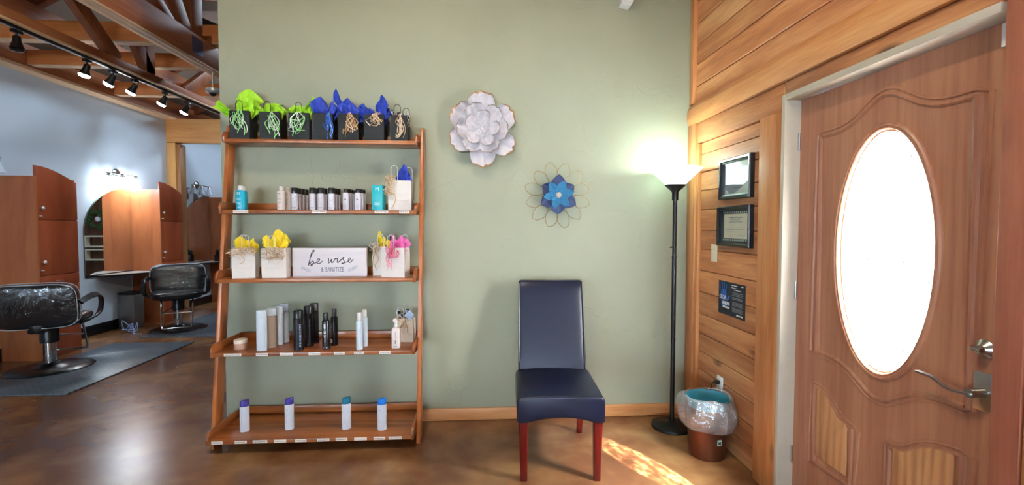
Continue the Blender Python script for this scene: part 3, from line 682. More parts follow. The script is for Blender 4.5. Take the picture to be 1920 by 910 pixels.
def bk(t, a, b, hb):
    m = MB()
    for k in range(4): m.box(-a*.75+k*a*.38, -a*.75+k*a*.38+a*.25, -b-.001, -b+.006, hb*.12, hb*.15)
    rr = random.Random(int(t.location.x*1000))
    for k in range(9): x = rr.uniform(-.7, .7)*a; z_ = hb*rr.uniform(.55, .95); m.box(x, x+.0022, -b-.001, -b+.008, z_, z_+.0022)
    m.build('printed_band', M_INK, t, smooth=False)
def bk2(t, a, b, hb):
    m = MB(); m.lathe([(.0065, 0), (.0065, .0015)], 20, at(0, -b-.0008, hb*.60)); 
    for k in range(3): m.box(-a*.3, a*.3, -b-.001, -b+.004, hb*(.3-.06*k), hb*(.3-.06*k)+.0015)
    m.build('round_emblem', M_INKG, t, smooth=False)
rows = [('A', -1.226, 4, 'square'), ('B', -1.112, 2, 'square'), ('C', -1.058, 2, 'square'), ('D', -.990, 3, 'square'), ('E', -.897, 4, 'taper'), ('F', -.820, 3, 'taper')]
ordn = ['first', 'second', 'third', 'fourth', 'fifth', 'sixth']; dep = ['front bottle', 'second bottle back', 'third bottle back', 'rearmost bottle']
M_BW = mat('printed_white', (214, 210, 222), .35)
for r_, (nm, x, n_, kind) in enumerate(rows):
    for k in range(n_):
        lab = 'white %s bottle with black cap, %s in the %s file from the left' % ('round-shouldered' if kind == 'taper' else 'straight', dep[k], ordn[r_])
        y = 3.122+k*.053
        if kind == 'square': bottle('conditioner_bottle', lab, (x+k*.003, y, Z2), .042, .040, .110, .040, .041, M_BW, M_BLACK, n=3.4, group='black-capped bottles on the second shelf', shoulder=.002, prints=bk, capn=3)
        else: bottle('conditioner_bottle', lab, (x+k*.003, y, Z2), .043, .038, .118, .027, .036 if k else .028, M_BW, M_BLACK, n=3.0, group='black-capped bottles on the second shelf', shoulder=.012, prints=bk2 if k == 0 else bk, capn=2.4)
# teal box
t = thing('product_box', 'teal cardboard box lettered M standing on the second shelf', 'box', (-.693, 3.165, Z2), R(-8))
MB().box(-.036, .036, -.032, .032, 0, .166, .001).build('carton', M_TEALB, t)
m = MB(); m.text('M', .036, at(.0, -.0326, .140), .0008)
for zz, ww in ((.052, .022), (.044, .016), (.036, .02), (.028, .012)): m.box(-ww, ww, -.0334, -.0322, zz, zz+.003)
m.build('lettering', inkW, t, smooth=False)
# fourth shelf
g = 'tall icy white bottles on the fourth shelf'
def stripe(t, a, b, hb):
    m = MB(); m.text('hair care', .02, at(0, -b-.0004, hb*.5) @ Matrix.Rotation(PI/2, 4, 'Z'), .0006); m.build('lettering', mat('ice_print', (160, 176, 196), .5), t, smooth=False)
def vstripe(ink, n_=13, xo=.55, wd=.010):
    def f(t, a, b, hb):
        m = MB(); rr = random.Random(7)
        for k in range(n_): z_ = hb*(.12+.72*k/n_); m.box(xo*a-wd/2, xo*a+wd/2, -b*.88-.0004, -b*.5, z_, z_+hb*rr.uniform(.02, .042))
        m.build('side_lettering', ink, t, smooth=False)
    return f
bottle('shampoo_bottle', 'tall icy white bottle in front of its three neighbours on the fourth shelf', (-1.405, 3.02, Z4), .068, .045, .218, .050, .067, M_ICE, M_ICE, n=2.3, group=g, capn=2.3, dcap=.044, shoulder=.001, prints=vstripe(mat('ice_print', (170, 190, 214), .5), 12, .5, .008), rz=R(12))
bottle('shampoo_bottle', 'tall bottle with a tan printed body, second in the icy white row', (-1.375, 3.09, Z4), .068, .045, .218, .050, .067, M_TAN, M_ICE, n=2.3, group=g, capn=2.3, dcap=.044, shoulder=.001, rz=R(12))
bottle('shampoo_bottle', 'tall icy white bottle, third in the row behind the tan printed one', (-1.362, 3.16, Z4), .064, .045, .218, .050, .063, M_ICE, M_ICE, n=2.3, group=g, capn=2.3, dcap=.044, shoulder=.001, rz=R(12))
bottle('shampoo_bottle', 'tall icy white bottle at the back of the row against the rail', (-1.350, 3.225, Z4), .064, .045, .222, .052, .063, M_ICE, M_ICE, n=2.3, group=g, capn=2.3, dcap=.044, shoulder=.001, rz=R(12))
g = 'black hair product cans on the fourth shelf'
ink2 = mat('blue_grey_print', (132, 142, 172), .5)
M_BLKB = mat('black_gloss', (18, 19, 26), .25)
bottle('hairspray_can', 'black hairspray can with lettered side, nearest of the three tall black cans', (-1.175, 3.015, Z4), .064, .060, .212, .052, .062, M_BLKB, M_BLACK, group=g, shoulder=.002, prints=vstripe(ink2, 16, .6, .010))
bottle('hairspray_can', 'black hairspray can, middle one of the three tall black cans', (-1.148, 3.115, Z4), .064, .060, .222, .052, .062, M_BLKB, M_BLACK, group=g, shoulder=.002, prints=vstripe(ink2, 18, .5, .006))
bottle('hairspray_can', 'black hairspray can, rearmost of the three tall black cans', (-1.138, 3.19, Z4), .060, .056, .228, .052, .058, M_BLKB, M_BLACK, group=g, shoulder=.002)
def by(t, a, b, hb):
    m = MB(); m.text('B', .030, at(.0, -b-.0006, hb*.60), .0012, sx=1.0); m.text('Y', .030, at(.0, -b-.0006, hb*.44), .0012); m.text('I', .028, at(.0, -b-.0006, hb*.29), .0012)
    m.box(-a*.22, a*.22, -b-.0012, -b+.002, hb*.72, hb*.88); m.box(-a*.55, a*.55, -b*.92-.001, -b*.6, hb*.06, hb*.085); m.build('lettering', mat('silver_print', (200, 204, 216), .5), t, smooth=False)
def bc(t, a, b, hb):
    m = MB(); m.box(-a*.8, -a*.1, -b*.9-.001, -b*.5, hb*.10, hb*.24); m.build('barcode_label', M_LABEL, t, smooth=False)
    m = MB()
    for k in range(8): m.box(-a*.65, -a*.15, -b*.9-.0016, -b*.5, hb*(.32+.06*k), hb*(.345+.06*k))
    m.build('side_lettering', mat('dim_print', (88, 90, 98), .5), t, smooth=False)
bottle('mousse_can', 'slim black mousse can with a narrow cap and large pale vertical lettering', (-1.008, 3.03, Z4), .049, .049, .195, .047, .032, M_BLKB, M_BLACK, group=g, shoulder=.010, prints=by)
bottle('mousse_can', 'slim black mousse can with a barcode sticker, behind the one with large lettering', (-.985, 3.125, Z4), .047, .047, .198, .052, .032, M_BLKB, M_BLACK, group=g, shoulder=.010, prints=bc)
g = 'slim white spray cans on the fourth shelf'
bottle('mousse_can', 'slim white can with narrow white cap, front one of the pair', (-.790, 3.01, Z4), .044, .044, .192, .052, .032, M_ICE, M_WHITE, group=g, shoulder=.010, prints=vstripe(mat('ice_print', (170, 190, 214), .5), 9, 0, .006))
bottle('mousse_can', 'slim white can with narrow white cap, behind and right of its twin', (-.778, 3.09, Z4), .044, .044, .195, .052, .032, M_ICE, M_WHITE, group=g, shoulder=.010)
# spray bottle
t = thing('spray_bottle', 'small square white spray bottle in front of the cream gift bag', 'bottle', (-.562, 3.035, Z4))
MB().loft([(0, 0, 0, .025, .018, 5), (0, 0, .003, .028, .020, 5), (0, 0, .122, .028, .020, 5), (0, 0, .132, .022, .016, 4), (0, 0, .137, .010, .010, 2)]).build('bottle_body', M_PEARL, t)
m = MB(); m.lathe([(.0125, .137), (.0125, .15), (.010, .158), (.009, .168)], 20); m.build('collar', M_WHITE, t)
m = MB(); m.prism([(-.012, .166), (.012, .166), (.012, .178), (.004, .196), (-.014, .192), (-.020, .182)], -.009, .009, 'y', .002); m.build('spray_head', M_PEARL, t)
m = MB(); m.box(-.004, .004, -.0212, -.018, .03, .055); m.box(-.012, .012, -.0212, -.018, .012, .015)
for k in range(6): m.box(-.003, .003, -.0212, -.018, .068+k*.007, .0715+k*.007)
m.build('lettering', M_INKG, t, smooth=False)
# jar
t = thing('cream_jar', 'small round cosmetic jar with a cream lid at the left of the fourth shelf', 'jar', (-1.560, 3.065, Z4))
MB().lathe([(.036, 0), (.039, .004), (.039, .036), (.036, .040)], 40).build('jar_body', mat('rose_tan', (188, 146, 128), .35), t)
MB().lathe([(.040, .0405), (.040, .060), (.037, .064), (0, .065)], 40).build('lid', mat('cream_lid', (232, 218, 206), .35), t)
# bottom shelf
M_PUR = mat('purple_cap', (58, 44, 140), .35); M_TCAP = mat('sea_teal_cap', (10, 104, 134), .35); M_BCAP = mat('bright_blue_cap', (20, 110, 206), .35); M_WB = mat('cool_white', (218, 226, 240), .35)
def few(t, a, b, hb):
    m = MB(); m.box(-a*.55, -a*.15, -b*.93-.0005, -b*.5, hb*.80, hb*.825); m.box(-a*.62, -a*.56, -b*.84-.0005, -b*.5, hb*.25, hb*.62); m.build('lettering', mat('lilac_print', (186, 186, 206), .5), t, smooth=False)
for x, y, cap, lab, rz in ((-1.527, 3.03, M_PUR, 'white oval bottle with purple cap, nearest the left end of the bottom shelf', 20), (-1.253, 3.045, M_PUR, 'white oval bottle with purple cap, second from the left on the bottom shelf', 20),
                           (-.885, 3.03, M_TCAP, 'white oval bottle with dark teal cap on the bottom shelf', 22), (-.650, 3.0, M_BCAP, 'white oval bottle with bright blue cap on the bottom shelf', 12)):
    bottle('shampoo_bottle', lab, (x, y, Z5), .060, .040, .170, .040, .056, M_WB, cap, n=2.2, group='white oval bottles on the bottom shelf', rz=R(rz), shoulder=.001, capn=2.2, dcap=.037, slant=.12, prints=few)

# ------------------------------------------------------------------ sign
t = thing('wooden_sign', 'white box sign reading be wise and sanitize on the third shelf', 'sign', (-1.016, 3.165, Z3)); t.scale = (.945, 1, .975)
M_SIGN = wood('whitewashed_wood', (214, 208, 216), (224, 218, 224), (230, 226, 230), 'x', .6, knots=0, isl=False)
MB().box(-.257, .257, -.018, .018, 0, .196, .002).build('panel', M_SIGN, t)
def U(px, py):  # sign drawing units (1043 wide, 410 high) to metres
    return ((px-611)/1043*.514, (510-py)/410*.196)
def stroke(mb, pts, r=.0026, k=8):
    P = smooth([U(*p) for p in pts], k); mb.sweep([(x, -.0185, z) for x, z in P], [(r*math.cos(i*PI/3), r*math.sin(i*PI/3)*.5) for i in range(6)], upv=(0, 1, 0))
m = MB()
stroke(m, [(310, 358), (330, 270), (362, 190), (392, 150), (396, 135), (382, 132), (360, 165), (340, 235), (325, 310), (330, 335), (352, 300), (378, 288), (384, 315), (368, 345), (345, 352), (352, 338), (385, 318)])
stroke(m, [(385, 318), (425, 310), (462, 285), (470, 262), (450, 258), (432, 285), (435, 315), (460, 325), (490, 308), (508, 285)])
stroke(m, [(588, 240), (598, 270), (592, 305), (600, 315), (622, 290), (636, 262), (634, 300), (645, 312), (672, 285), (690, 250), (682, 262)])
stroke(m, [(690, 250), (700, 258), (722, 252), (716, 290), (722, 312), (745, 295), (770, 262)]); stroke(m, [(728, 225), (731, 229), (735, 232)], .003)
stroke(m, [(745, 300), (775, 268), (800, 240), (812, 236), (800, 262), (815, 295), (805, 320), (785, 328), (780, 318), (808, 318), (850, 300)])
stroke(m, [(850, 300), (885, 282), (902, 258), (892, 245), (875, 262), (872, 295), (890, 310), (918, 292), (945, 262)])
m.build('script_lettering', M_INK, t)
m = MB(); x_, z_ = U(650, 412); m.text('& SANITIZE', .046, at(x_, -.0184, z_), .0007, sx=.62, sp=1.12); m.build('printed_lettering', mat('slate_ink', (84, 88, 112), .6), t, smooth=False)
m = MB()
for sgn, base in ((1, (195, 372)), (-1, (1018, 362))):
    pts = [(base[0]+sgn*k*26, base[1]+k*11) for k in range(7)]
    m.sweep([(U(*p)[0], -.0184, U(*p)[1]) for p in pts[:6]], [(-.0006, 0), (.0006, 0), (0, .0006)], upv=(0, 1, 0))
    for k in range(1, 6):
        for q in (-1, 1):
            cx, cz = U(pts[k][0]+sgn*6, pts[k][1]+q*14)
            m.loft([(0, 0, -.0006, .0008, .0008, 2), (0, 0, .0006, .0078, .0022, 2)], 12, at(cx, -.0184, cz) @ Matrix.Rotation(sgn*(-.9 if q < 0 else .25), 4, 'Z'))
m.build('leaf_sprigs', mat('slate_leaf', (140, 156, 178), .6), t, smooth=False)

# ------------------------------------------------------------------ wall flowers
def petal(mats, Lh, W_, lift, curl, scallop=0, rimw=.14, seed=0, point=0.0, thick=True, cup=.25):
    rng = random.Random(seed); m = MB(); nu, nv = 15, 12; ph = rng.uniform(0, 6)
    prof = []
    V = []; F = []
    for j in range(nv):
        v = j/(nv-2)*.955 if j < nv-1 else 1.0
        for i in range(nu):
            u = -1+2*i/(nu-1)
            sc = scallop*(math.sin(u*9+ph)*.6+math.sin(u*15+ph*2)*.4)*v**3
            rad = Lh*v*(1-(.20 if not point else 0)*abs(u)**2.4*v**2)+sc
            wd = W_*.5*(math.sin(min(1, v*1.15+.02)*PI*.62)**.8 if not point else (math.sin(PI*min(.995, v*.95+.05)**1.15)**.8))
            x = u*wd
            y = -(lift*v+curl*v*v*v)+cup*W_*(1-math.cos(u*1.2))*-.6 + .003*math.sin(u*7+ph)*v
            V.append((x, y, rad))
    for j in range(nv-1):
        for i in range(nu-1):
            F.append((j*nu+i, j*nu+i+1, (j+1)*nu+i+1, (j+1)*nu+i))
    vs_, fs = m._add(V, F)
    if len(mats) > 1:
        for k, f in enumerate(fs):
            j, i = divmod(k, nu-1)
            if j >= nv-2: f.material_index = 1
    # thickness
    geom = bmesh.ops.extrude_face_region(m.bm, geom=fs)
    for e in geom['geom']:
        if isinstance(e, bmesh.types.BMVert): e.co.y += .0015
    return m.build('petal', mats, None, ang=60)
def flower_layer(root, n, rot, mats, y, r0=0, **k):
    p0 = petal(mats, **k); 
    rj = random.Random(k.get('seed', 0))
    for i in range(n):
        o = p0 if i == 0 else p0.copy()
        if i: col.objects.link(o)
        a = rot+2*PI*i/n+rj.uniform(-.07, .07); o.parent = root; q_ = rj.uniform(.93, 1.06); o.scale = (rj.uniform(.9, 1.08), 1, q_)
        o.rotation_euler = (0, a, 0); o.location = (r0*math.sin(a), y, r0*math.cos(a))
t = thing('wall_flower', 'white metal flower with tan scalloped petal edges mounted on the sage wall', 'wall decoration', (.0, WY, 2.100))
PW = wood('washed_white', (196, 188, 196), (216, 210, 216), (228, 224, 228), 'z', .5, knots=0, isl=False, fine=1.2, streak=22); PT = mat('bronze_edge', (176, 132, 92), .4, .3)
PG = mat('grey_edge', (160, 148, 144), .45, .2)
flower_layer(t, 6, R(2), [PW, PT], -.006, .03, Lh=.225, W_=.185, lift=.045, curl=.030, scallop=.010, seed=1)
flower_layer(t, 6, R(33), [PW, PG], -.026, .02, Lh=.160, W_=.140, lift=.050, curl=.030, scallop=.006, seed=2)
flower_layer(t, 5, R(12), [PW, PG], -.046, .01, Lh=.115, W_=.098, lift=.055, curl=.030, scallop=.002, seed=3)
flower_layer(t, 7, R(20), [PW, PG], -.062, .004, Lh=.060, W_=.034, lift=.034, curl=.010, seed=4, point=.35)
flower_layer(t, 6, R(0), [PW, PG], -.070, .0, Lh=.036, W_=.026, lift=.030, curl=.006, seed=5, point=.35)
MB().lathe([(.03, 0), (.03, .05), (.008, .085), (0, .088)], 24, Matrix.Rotation(PI/2, 4, 'X')).build('hub', PW, t)
t = thing('wall_flower', 'blue woven fabric flower with gold wire outer petals mounted on the sage wall', 'wall decoration', (.545, WY, 1.643))
M_WIRE = mat('gold_wire', (152, 132, 96), .35, .8)
def wire(Lh, W_, y):
    pts = []
    for i in range(13): v = i/12; pts.append((W_*.5*math.sin(PI*v*.94)**.85, y-.02*v, .09+(Lh-.09)*v))
    full = pts+[(-x, yy, zz) for x, yy, zz in reversed(pts[:-1])]
    return full
for i in range(12):
    Lh = .245 if i % 2 else .235
    m = MB(); m.tube(wire(Lh, .088, -.012 if i % 2 else -.026), .0024, 6, upv=(0, 1, 0)); o = m.build('wire_petal', M_WIRE, t); o.rotation_euler = (0, R(15+30*i), 0)
m = MB(); m.tube([(.09*math.cos(2*PI*i/32), -.014, .09*math.sin(2*PI*i/32)) for i in range(32)], .002, 6, closed=True, upv=(0, 1, 0)); m.build('wire_ring', M_WIRE, t)
def woven():
    m = bpy.data.materials.new('navy_weave'); m.use_nodes = True; nt = m.node_tree; b = nt.nodes['Principled BSDF']; b.inputs['Roughness'].default_value = .7
    tc = nt.nodes.new('ShaderNodeTexCoord'); a = nt.nodes.new('ShaderNodeTexWave'); a.inputs['Scale'].default_value = 60; a.bands_direction = 'X'
    c = nt.nodes.new('ShaderNodeTexWave'); c.inputs['Scale'].default_value = 45; c.bands_direction = 'Z'; c.inputs['Distortion'].default_value = 2; c.inputs['Detail Scale'].default_value = 4
    for q in (a, c): nt.links.new(tc.outputs['Object'], q.inputs['Vector'])
    mu = nt.nodes.new('ShaderNodeMath'); mu.operation = 'MULTIPLY'; nt.links.new(a.outputs['Fac'], mu.inputs[0]); nt.links.new(c.outputs['Fac'], mu.inputs[1])
    r = ramp(nt, mu.outputs[0], [(.15, L((30, 42, 88))), (.8, L((112, 126, 158)))]); nt.links.new(r.outputs[0], b.inputs['Base Color']); return m
M_NAVY = woven(); M_AZ = mat('azure_felt', (50, 118, 158), .75, var=.15, nscale=60, bump=.3)
flower_layer(t, 6, R(0), [M_NAVY], -.030, .0, Lh=.142, W_=.112, lift=.030, curl=.0, seed=6, point=.30)
flower_layer(t, 6, R(22), [M_AZ], -.052, .0, Lh=.108, W_=.066, lift=.050, curl=.012, seed=7, point=.30)
flower_layer(t, 6, R(52), [M_AZ], -.060, .0, Lh=.068, W_=.046, lift=.045, curl=.006, seed=8, point=.30)
m = MB(); m.lathe([(.012, 0), (.02, .03), (.021, .085), (.016, .098), (.006, .102), (0, .1025)], 24, Matrix.Rotation(PI/2, 4, 'X')); m.build('knob', mat('cream_knob', (206, 180, 160), .5, bump=.6), t)

# ------------------------------------------------------------------ dining chair
t = thing('parsons_chair', 'dark navy leather high-back chair with cherry-red legs against the sage wall', 'chair', (.452, 2.80, 0), R(-3))
CW = .243
m = MB()   # seat with arched skirts
for k in range(1):
    arch = [(-CW, .338)]+[(-CW+.045+(2*CW-.09)*i/14, .338+.030*math.sin(PI*i/14)) for i in range(15)]+[(CW, .338), (CW, .462), (CW-.012, .482), (CW*.5, .490), (0, .493), (-CW*.5, .490), (-CW+.012, .482), (-CW, .462)]
    m.prism(arch, -.335, .165, 'y', .012, seg=3)
seat = m.build('seat', M_LEATHER, t, ang=50)
m = MB(); secs = []
for i in range(15):
    v = i/14; z = .455+.585*v; yb = .200+.150*v**1.25+.008*math.sin(v*PI); th = .040-.006*v; hw_ = .224-.006*v
    if v > .93: th *= .86; 
    secs.append((0, yb, z, hw_, th, 6))
secs.append((0, secs[-1][1]+.002, 1.048, .206, .022, 5))
m.loft(secs, 48); m.build('backrest', M_LEATHER, t, ang=60)
for sx in (-1, 1):
    m = MB(); m.tube([(sx*(.218-.006*v), .200+.150*v**1.25+.008*math.sin(v*PI)-.034+.004*v, .49+.54*v) for v in [i/14 for i in range(15)]], .0035, 8)
    m.build('piping', mat('navy_piping', (20, 22, 34), .3), t)
def leg(x, y, x2, y2, zt, a=.024, b=.017):
    m = MB(); m.loft([(x2, y2, 0, b-.002, b-.002, 8), (x2, y2, .003, b, b, 8), (x, y, zt, a, a, 8)], 24); return m
for sx in (-1, 1):
    leg(sx*.207, -.298, sx*.205, -.292, .345, .026, .019).build('leg', M_CHERRY, t)
    leg(sx*.195, .175, sx*.200, .300, .42, .022, .018).build('leg', M_CHERRY, t)

# ------------------------------------------------------------------ floor lamp
t = thing('floor_lamp', 'black torchiere floor lamp with a white bowl shade in the corner', 'lamp', (1.340, 3.13, 0))
MB().lathe([(.135, 0), (.140, .006), (.138, .020), (.120, .028), (.035, .034), (.022, .042), (0, .043)], 48).build('base', M_BLACKM, t)
m = MB(); m.lathe([(.0155, .035), (.0155, .62), (.017, .622), (.017, .632), (.0155, .634), (.0155, 1.20), (.017, 1.202), (.017, 1.212), (.0145, 1.214), (.0145, 1.64)], 24); m.build('pole', M_BLACKM, t)
m = MB(); m.lathe([(.022, 1.60), (.022, 1.655), (.028, 1.665), (.070, 1.705), (.072, 1.709), (0, 1.709)], 32); m.build('shade_holder', M_BLACKM, t)
m = MB(); m.cyl((-.014, -.004, 1.275), (-.034, -.010, 1.275), .005, 10); m.build('switch_knob', M_BLACKM, t)
def shade_mat():
    m = bpy.data.materials.new('frosted_shade'); m.use_nodes = True; nt = m.node_tree; N = nt.nodes.new; K = nt.links.new; b = nt.nodes['Principled BSDF']; out = nt.nodes['Material Output']
    b.inputs['Base Color'].default_value = (.9, .92, .9, 1); b.inputs['Roughness'].default_value = .3
    tl = N('ShaderNodeBsdfTranslucent'); tl.inputs[0].default_value = (.86, .95, .9, 1)
    mx = N('ShaderNodeMixShader'); mx.inputs[0].default_value = .6; K(b.outputs[0], mx.inputs[1]); K(tl.outputs[0], mx.inputs[2]); K(mx.outputs[0], out.inputs[0])
    b.inputs['Emission Color'].default_value = (.85, 1, .94, 1); b.inputs['Emission Strength'].default_value = .5
    return m
M_SHADE = shade_mat()
m = MB(); m.lathe([(.068, 1.712), (.120, 1.765), (.172, 1.812), (.178, 1.822), (.174, 1.824), (.117, 1.769), (.064, 1.716)], 48, caps=False); sh = m.build('lamp_shade', M_SHADE, t, ang=50)
bulb = MB().lathe([(.0, 1.725), (.012, 1.728), (.014, 1.745), (.027, 1.765), (.03, 1.785), (.022, 1.803), (0, 1.81)], 24).build('bulb', mat('lit_bulb', (235, 255, 245), .4, emit=12), t)
pl = lamp('floor_lamp_light', 'POINT', (1.340, 3.13, 1.835), 5.5, (.80, 1, .95), shadow_soft_size=.05)

# ------------------------------------------------------------------ waste bin
t = thing('waste_bin', 'round bronze waste bin with clear liner ballooning over its rim', 'bin', (1.398, 2.74, 0))
MB().lathe([(.100, 0), (.104, .003), (.112, .12), (.118, .30), (.120, .31), (.117, .31), (.108, .12), (.098, .006), (0, .006)], 48).build('bin_body', mat('bronze_metal', (112, 66, 46), .38, .75), t)
m = MB(); m.lathe([(.128, .362), (.124, .368), (.116, .345), (.112, .25), (.108, .17), (.0, .16)], 40, caps=False); m.build('blue_lining', mat('sky_blue_bag', (60, 150, 176), .45, bump=.5, bscale=25), t)
m = MB(); rng = random.Random(3)
prof = [(.128, .366), (.130, .370), (.136, .374), (.150, .366), (.168, .335), (.174, .285), (.168, .235), (.150, .195), (.125, .175), (.116, .180)]
def bagf(u, v):
    k = v*(len(prof)-1); i = min(int(k), len(prof)-2); f_ = k-i
    r = prof[i][0]*(1-f_)+prof[i+1][0]*f_; z = prof[i][1]*(1-f_)+prof[i+1][1]*f_
    a = u*2*PI; wob = .008*math.sin(5*a+1)+.006*math.sin(9*a+v*9)+.005*math.sin(14*a-v*7)
    r += wob*math.sin(PI*min(1, v*1.1)) if v > .15 else 0; z += .010*math.sin(3*a+.5)*math.sin(PI*v)
    x = r*math.cos(a); y = r*math.sin(a)
    return (min(x, .148), y, z+.008*math.sin(a*2))
m.grid(bagf, 72, 40, closed_u=True); m.build('bin_liner', M_BAGF, t, ang=25)
m = MB(); M_ = Matrix.Translation((.018, 0, 0)); 
m.box(-.014, .014, -.1145, -.108, .105, .140, M=Matrix.Rotation(R(12), 4, 'Z')); m.build('sticker', mat('mint_sticker', (150, 196, 176), .5), t, smooth=False)
m = MB(); m.box(-.009, .009, -.1155, -.108, .113, .128, M=Matrix.Rotation(R(12), 4, 'Z')); m.build('sticker_mark', M_INK, t, smooth=False)

# ------------------------------------------------------------------ wall items on the planks
def frame(label, y0, y1, z0, z1, inner, glass):
    t = thing('picture_frame', label, 'picture frame', (XP, (y0+y1)/2, (z0+z1)/2), 0, 'black picture frames on the plank wall')
    a, b, d, f = (y1-y0)/2, (z1-z0)/2, .033, .032
    m = MB(); P = [(-a, -b), (a, -b), (a, b), (-a, b)]
    prof = [(0, -.001), (0, -d*.8), (.006, -d), (.016, -d*.93), (.022, -d*.75), (f, -d*.62), (f, -.004)]
    V = []; F = []
    for (y, z) in P:
        for s_, x in prof: V.append((x, y-math.copysign(s_, y), z-math.copysign(s_, z)))
    n = len(prof)
    for k in range(4):
        for i in range(n-1): F.append((k*n+i, k*n+i+1, ((k+1) % 4)*n+i+1, ((k+1) % 4)*n+i))
    m._add(V, F); m.build('frame_border', mat('satin_black_frame', (26, 28, 32), .25), t, ang=20)
    inner(t, a-f, b-f)
    m = MB(); m.box(-.012, -.010, -a+f-.001, a-f+.001, -b+f-.001, b-f+.001); m.build('picture_glass', glass, t, smooth=False)
    return t
def lines(m, t, a, b, specs, x=-.0075):
    for z, y0, y1, h in specs:
        y = y0
        rr = random.Random(int(z*1e4))
        while y < y1: wd = rr.uniform(.004, .012); m.box(x, x+.001, -min(y+wd, y1), -y, z, z+h); y += wd+.003
def in1(t, a, b):
    MB().box(-.006, -.001, -a, a, -b, b).build('paper', mat('certificate_paper', (214, 218, 220), .6), t, smooth=False)
    m = MB(); lines(m, t, a, b, [(b*.62, -a*.6, a*.6, .006), (b*.35, -a*.4, a*.4, .004), (-b*.1, -a*.7, a*.7, .003), (-b*.4, -a*.6, a*.5, .003), (-b*.62, -a*.3, a*.3, .003)]); m.build('printed_lines', M_INKG, t, smooth=False)
def in2(t, a, b):
    MB().box(-.006, -.001, -a, a, -b, b).build('mat_board', mat('dark_olive_mat', (66, 68, 62), .7), t, smooth=False)
    MB().box(-.0068, -.006, -a*.86, a*.86, -b*.80, b*.80).build('paper', mat('cream_certificate', (216, 202, 172), .6), t, smooth=False)
    m = MB()
    for q in range(14):
        for sg in (-1, 1): m.lathe([(.0055, 0), (.0055, .001)], 10, Matrix.Translation((-.0062, -a*.9+a*1.8*q/13, sg*b*.90)) @ Matrix.Rotation(-PI/2, 4, 'Y'))
    m.build('scalloped_border', mat('silver_scallop', (190, 188, 180), .5), t, smooth=False)
    m = MB(); m.text('Certificate of Occupancy', .0155, Matrix.Translation((-.0072, 0, b*.58)) @ SIDE, .0006)
    lines(m, t, a, b, [(b*.40, -a*.35, a*.35, .004), (b*.26, -a*.5, a*.5, .005), (-b*.05, -a*.7, a*.7, .0025), (-b*.22, -a*.7, a*.6, .0025), (-b*.38, -a*.7, a*.7, .0025), (-b*.62, a*.2, a*.7, .004)]); m.build('printed_lines', M_INKG, t, smooth=False)
frame('upper black frame holding a glazed certificate that mirrors the light', 2.545, 2.893, 1.589, 1.845, in1, M_PICG)
frame('lower black frame holding a cream certificate with a scalloped border', 2.543, 2.910, 1.296, 1.549, in2, M_PICG2)
# notice
t = thing('notice_poster', 'dark notice with a blue handprint about human trafficking pinned to the planks', 'poster', (XP, 2.765, .965))
PA, PB = .152, .106
MB().box(-.003, -.0005, -PA, PA, -PB, PB).build('sheet', mat('navy_sheet', (16, 22, 38), .45), t, smooth=False)
X0 = -.0036
m = MB()
def blob(cy, cz, ry, rz, rot=0, n=3): m.loft([(0, 0, 0, ry, rz, n), (0, 0, .0006, ry, rz, n)], 24, Matrix.Translation((X0, -cy, cz)) @ SIDE @ Matrix.Rotation(rot, 4, 'Z'))
blob(-.088, .01, .036, .046, 0, 2.6); blob(-.135, .062, .006, .026, .12); blob(-.108, .078, .006, .026, .02); blob(-.083, .078, .0065, .026, -.1); blob(-.060, .064, .006, .026, -.28); blob(-.035, .002, .008, .026, -.75); blob(-.085, -.03, .03, .03, 0, 2.5)
m.build('handprint', mat('poster_blue', (36, 96, 170), .5), t, smooth=False)
m = MB(); W3 = lambda y, z: Matrix.Translation((X0-.001, -y, z)) @ SIDE
m.text('STOP', .040, W3(-.098, .000), .0005, sx=.82); m.text('HUMAN', .034, W3(-.060, -.033), .0005, sx=.72); m.text('TRAFFICKING', .017, W3(-.058, -.058), .0005, sx=.78); m.text('1-888-373-7888', .014, W3(.098, -.088), .0005, sx=.8)
def bars(z, y0, y1, h):
    rr = random.Random(int(z*1e4)+5); y = y0
    while y < y1: wd = rr.uniform(.006, .016); m.box(X0-.001, X0-.0004, -min(y+wd, y1), -y, z, z+h); y += wd+.002
bars(.088, .0, .07, .005); bars(.090, .11, .135, .006); bars(.074, .0, .06, .004); bars(.062, .03, .11, .004)
m.build('headline_text', mat('poster_white', (222, 224, 228), .5), t, smooth=False)
m = MB()
for k in range(3): bars(.046-.009*k, .015, .13, .0035)
for k in range(2): bars(.014-.008*k, .015, .13, .004)
for k in range(4): bars(-.014-.007*k, .015, .13, .003)
for k in range(4): bars(-.050-.007*k, .015, .13, .003)
m.build('body_text', mat('poster_grey', (130, 134, 146), .5), t, smooth=False)
m = MB(); 
for y_, z_ in ((PA-.008, PB-.006), (-PA+.008, PB-.008)): m.lathe([(.003, 0), (.003, .002), (0, .003)], 10, Matrix.Translation((-.003, y_, z_)) @ Matrix.Rotation(-PI/2, 4, 'Y'))
m.build('pin', M_CHROME, t)
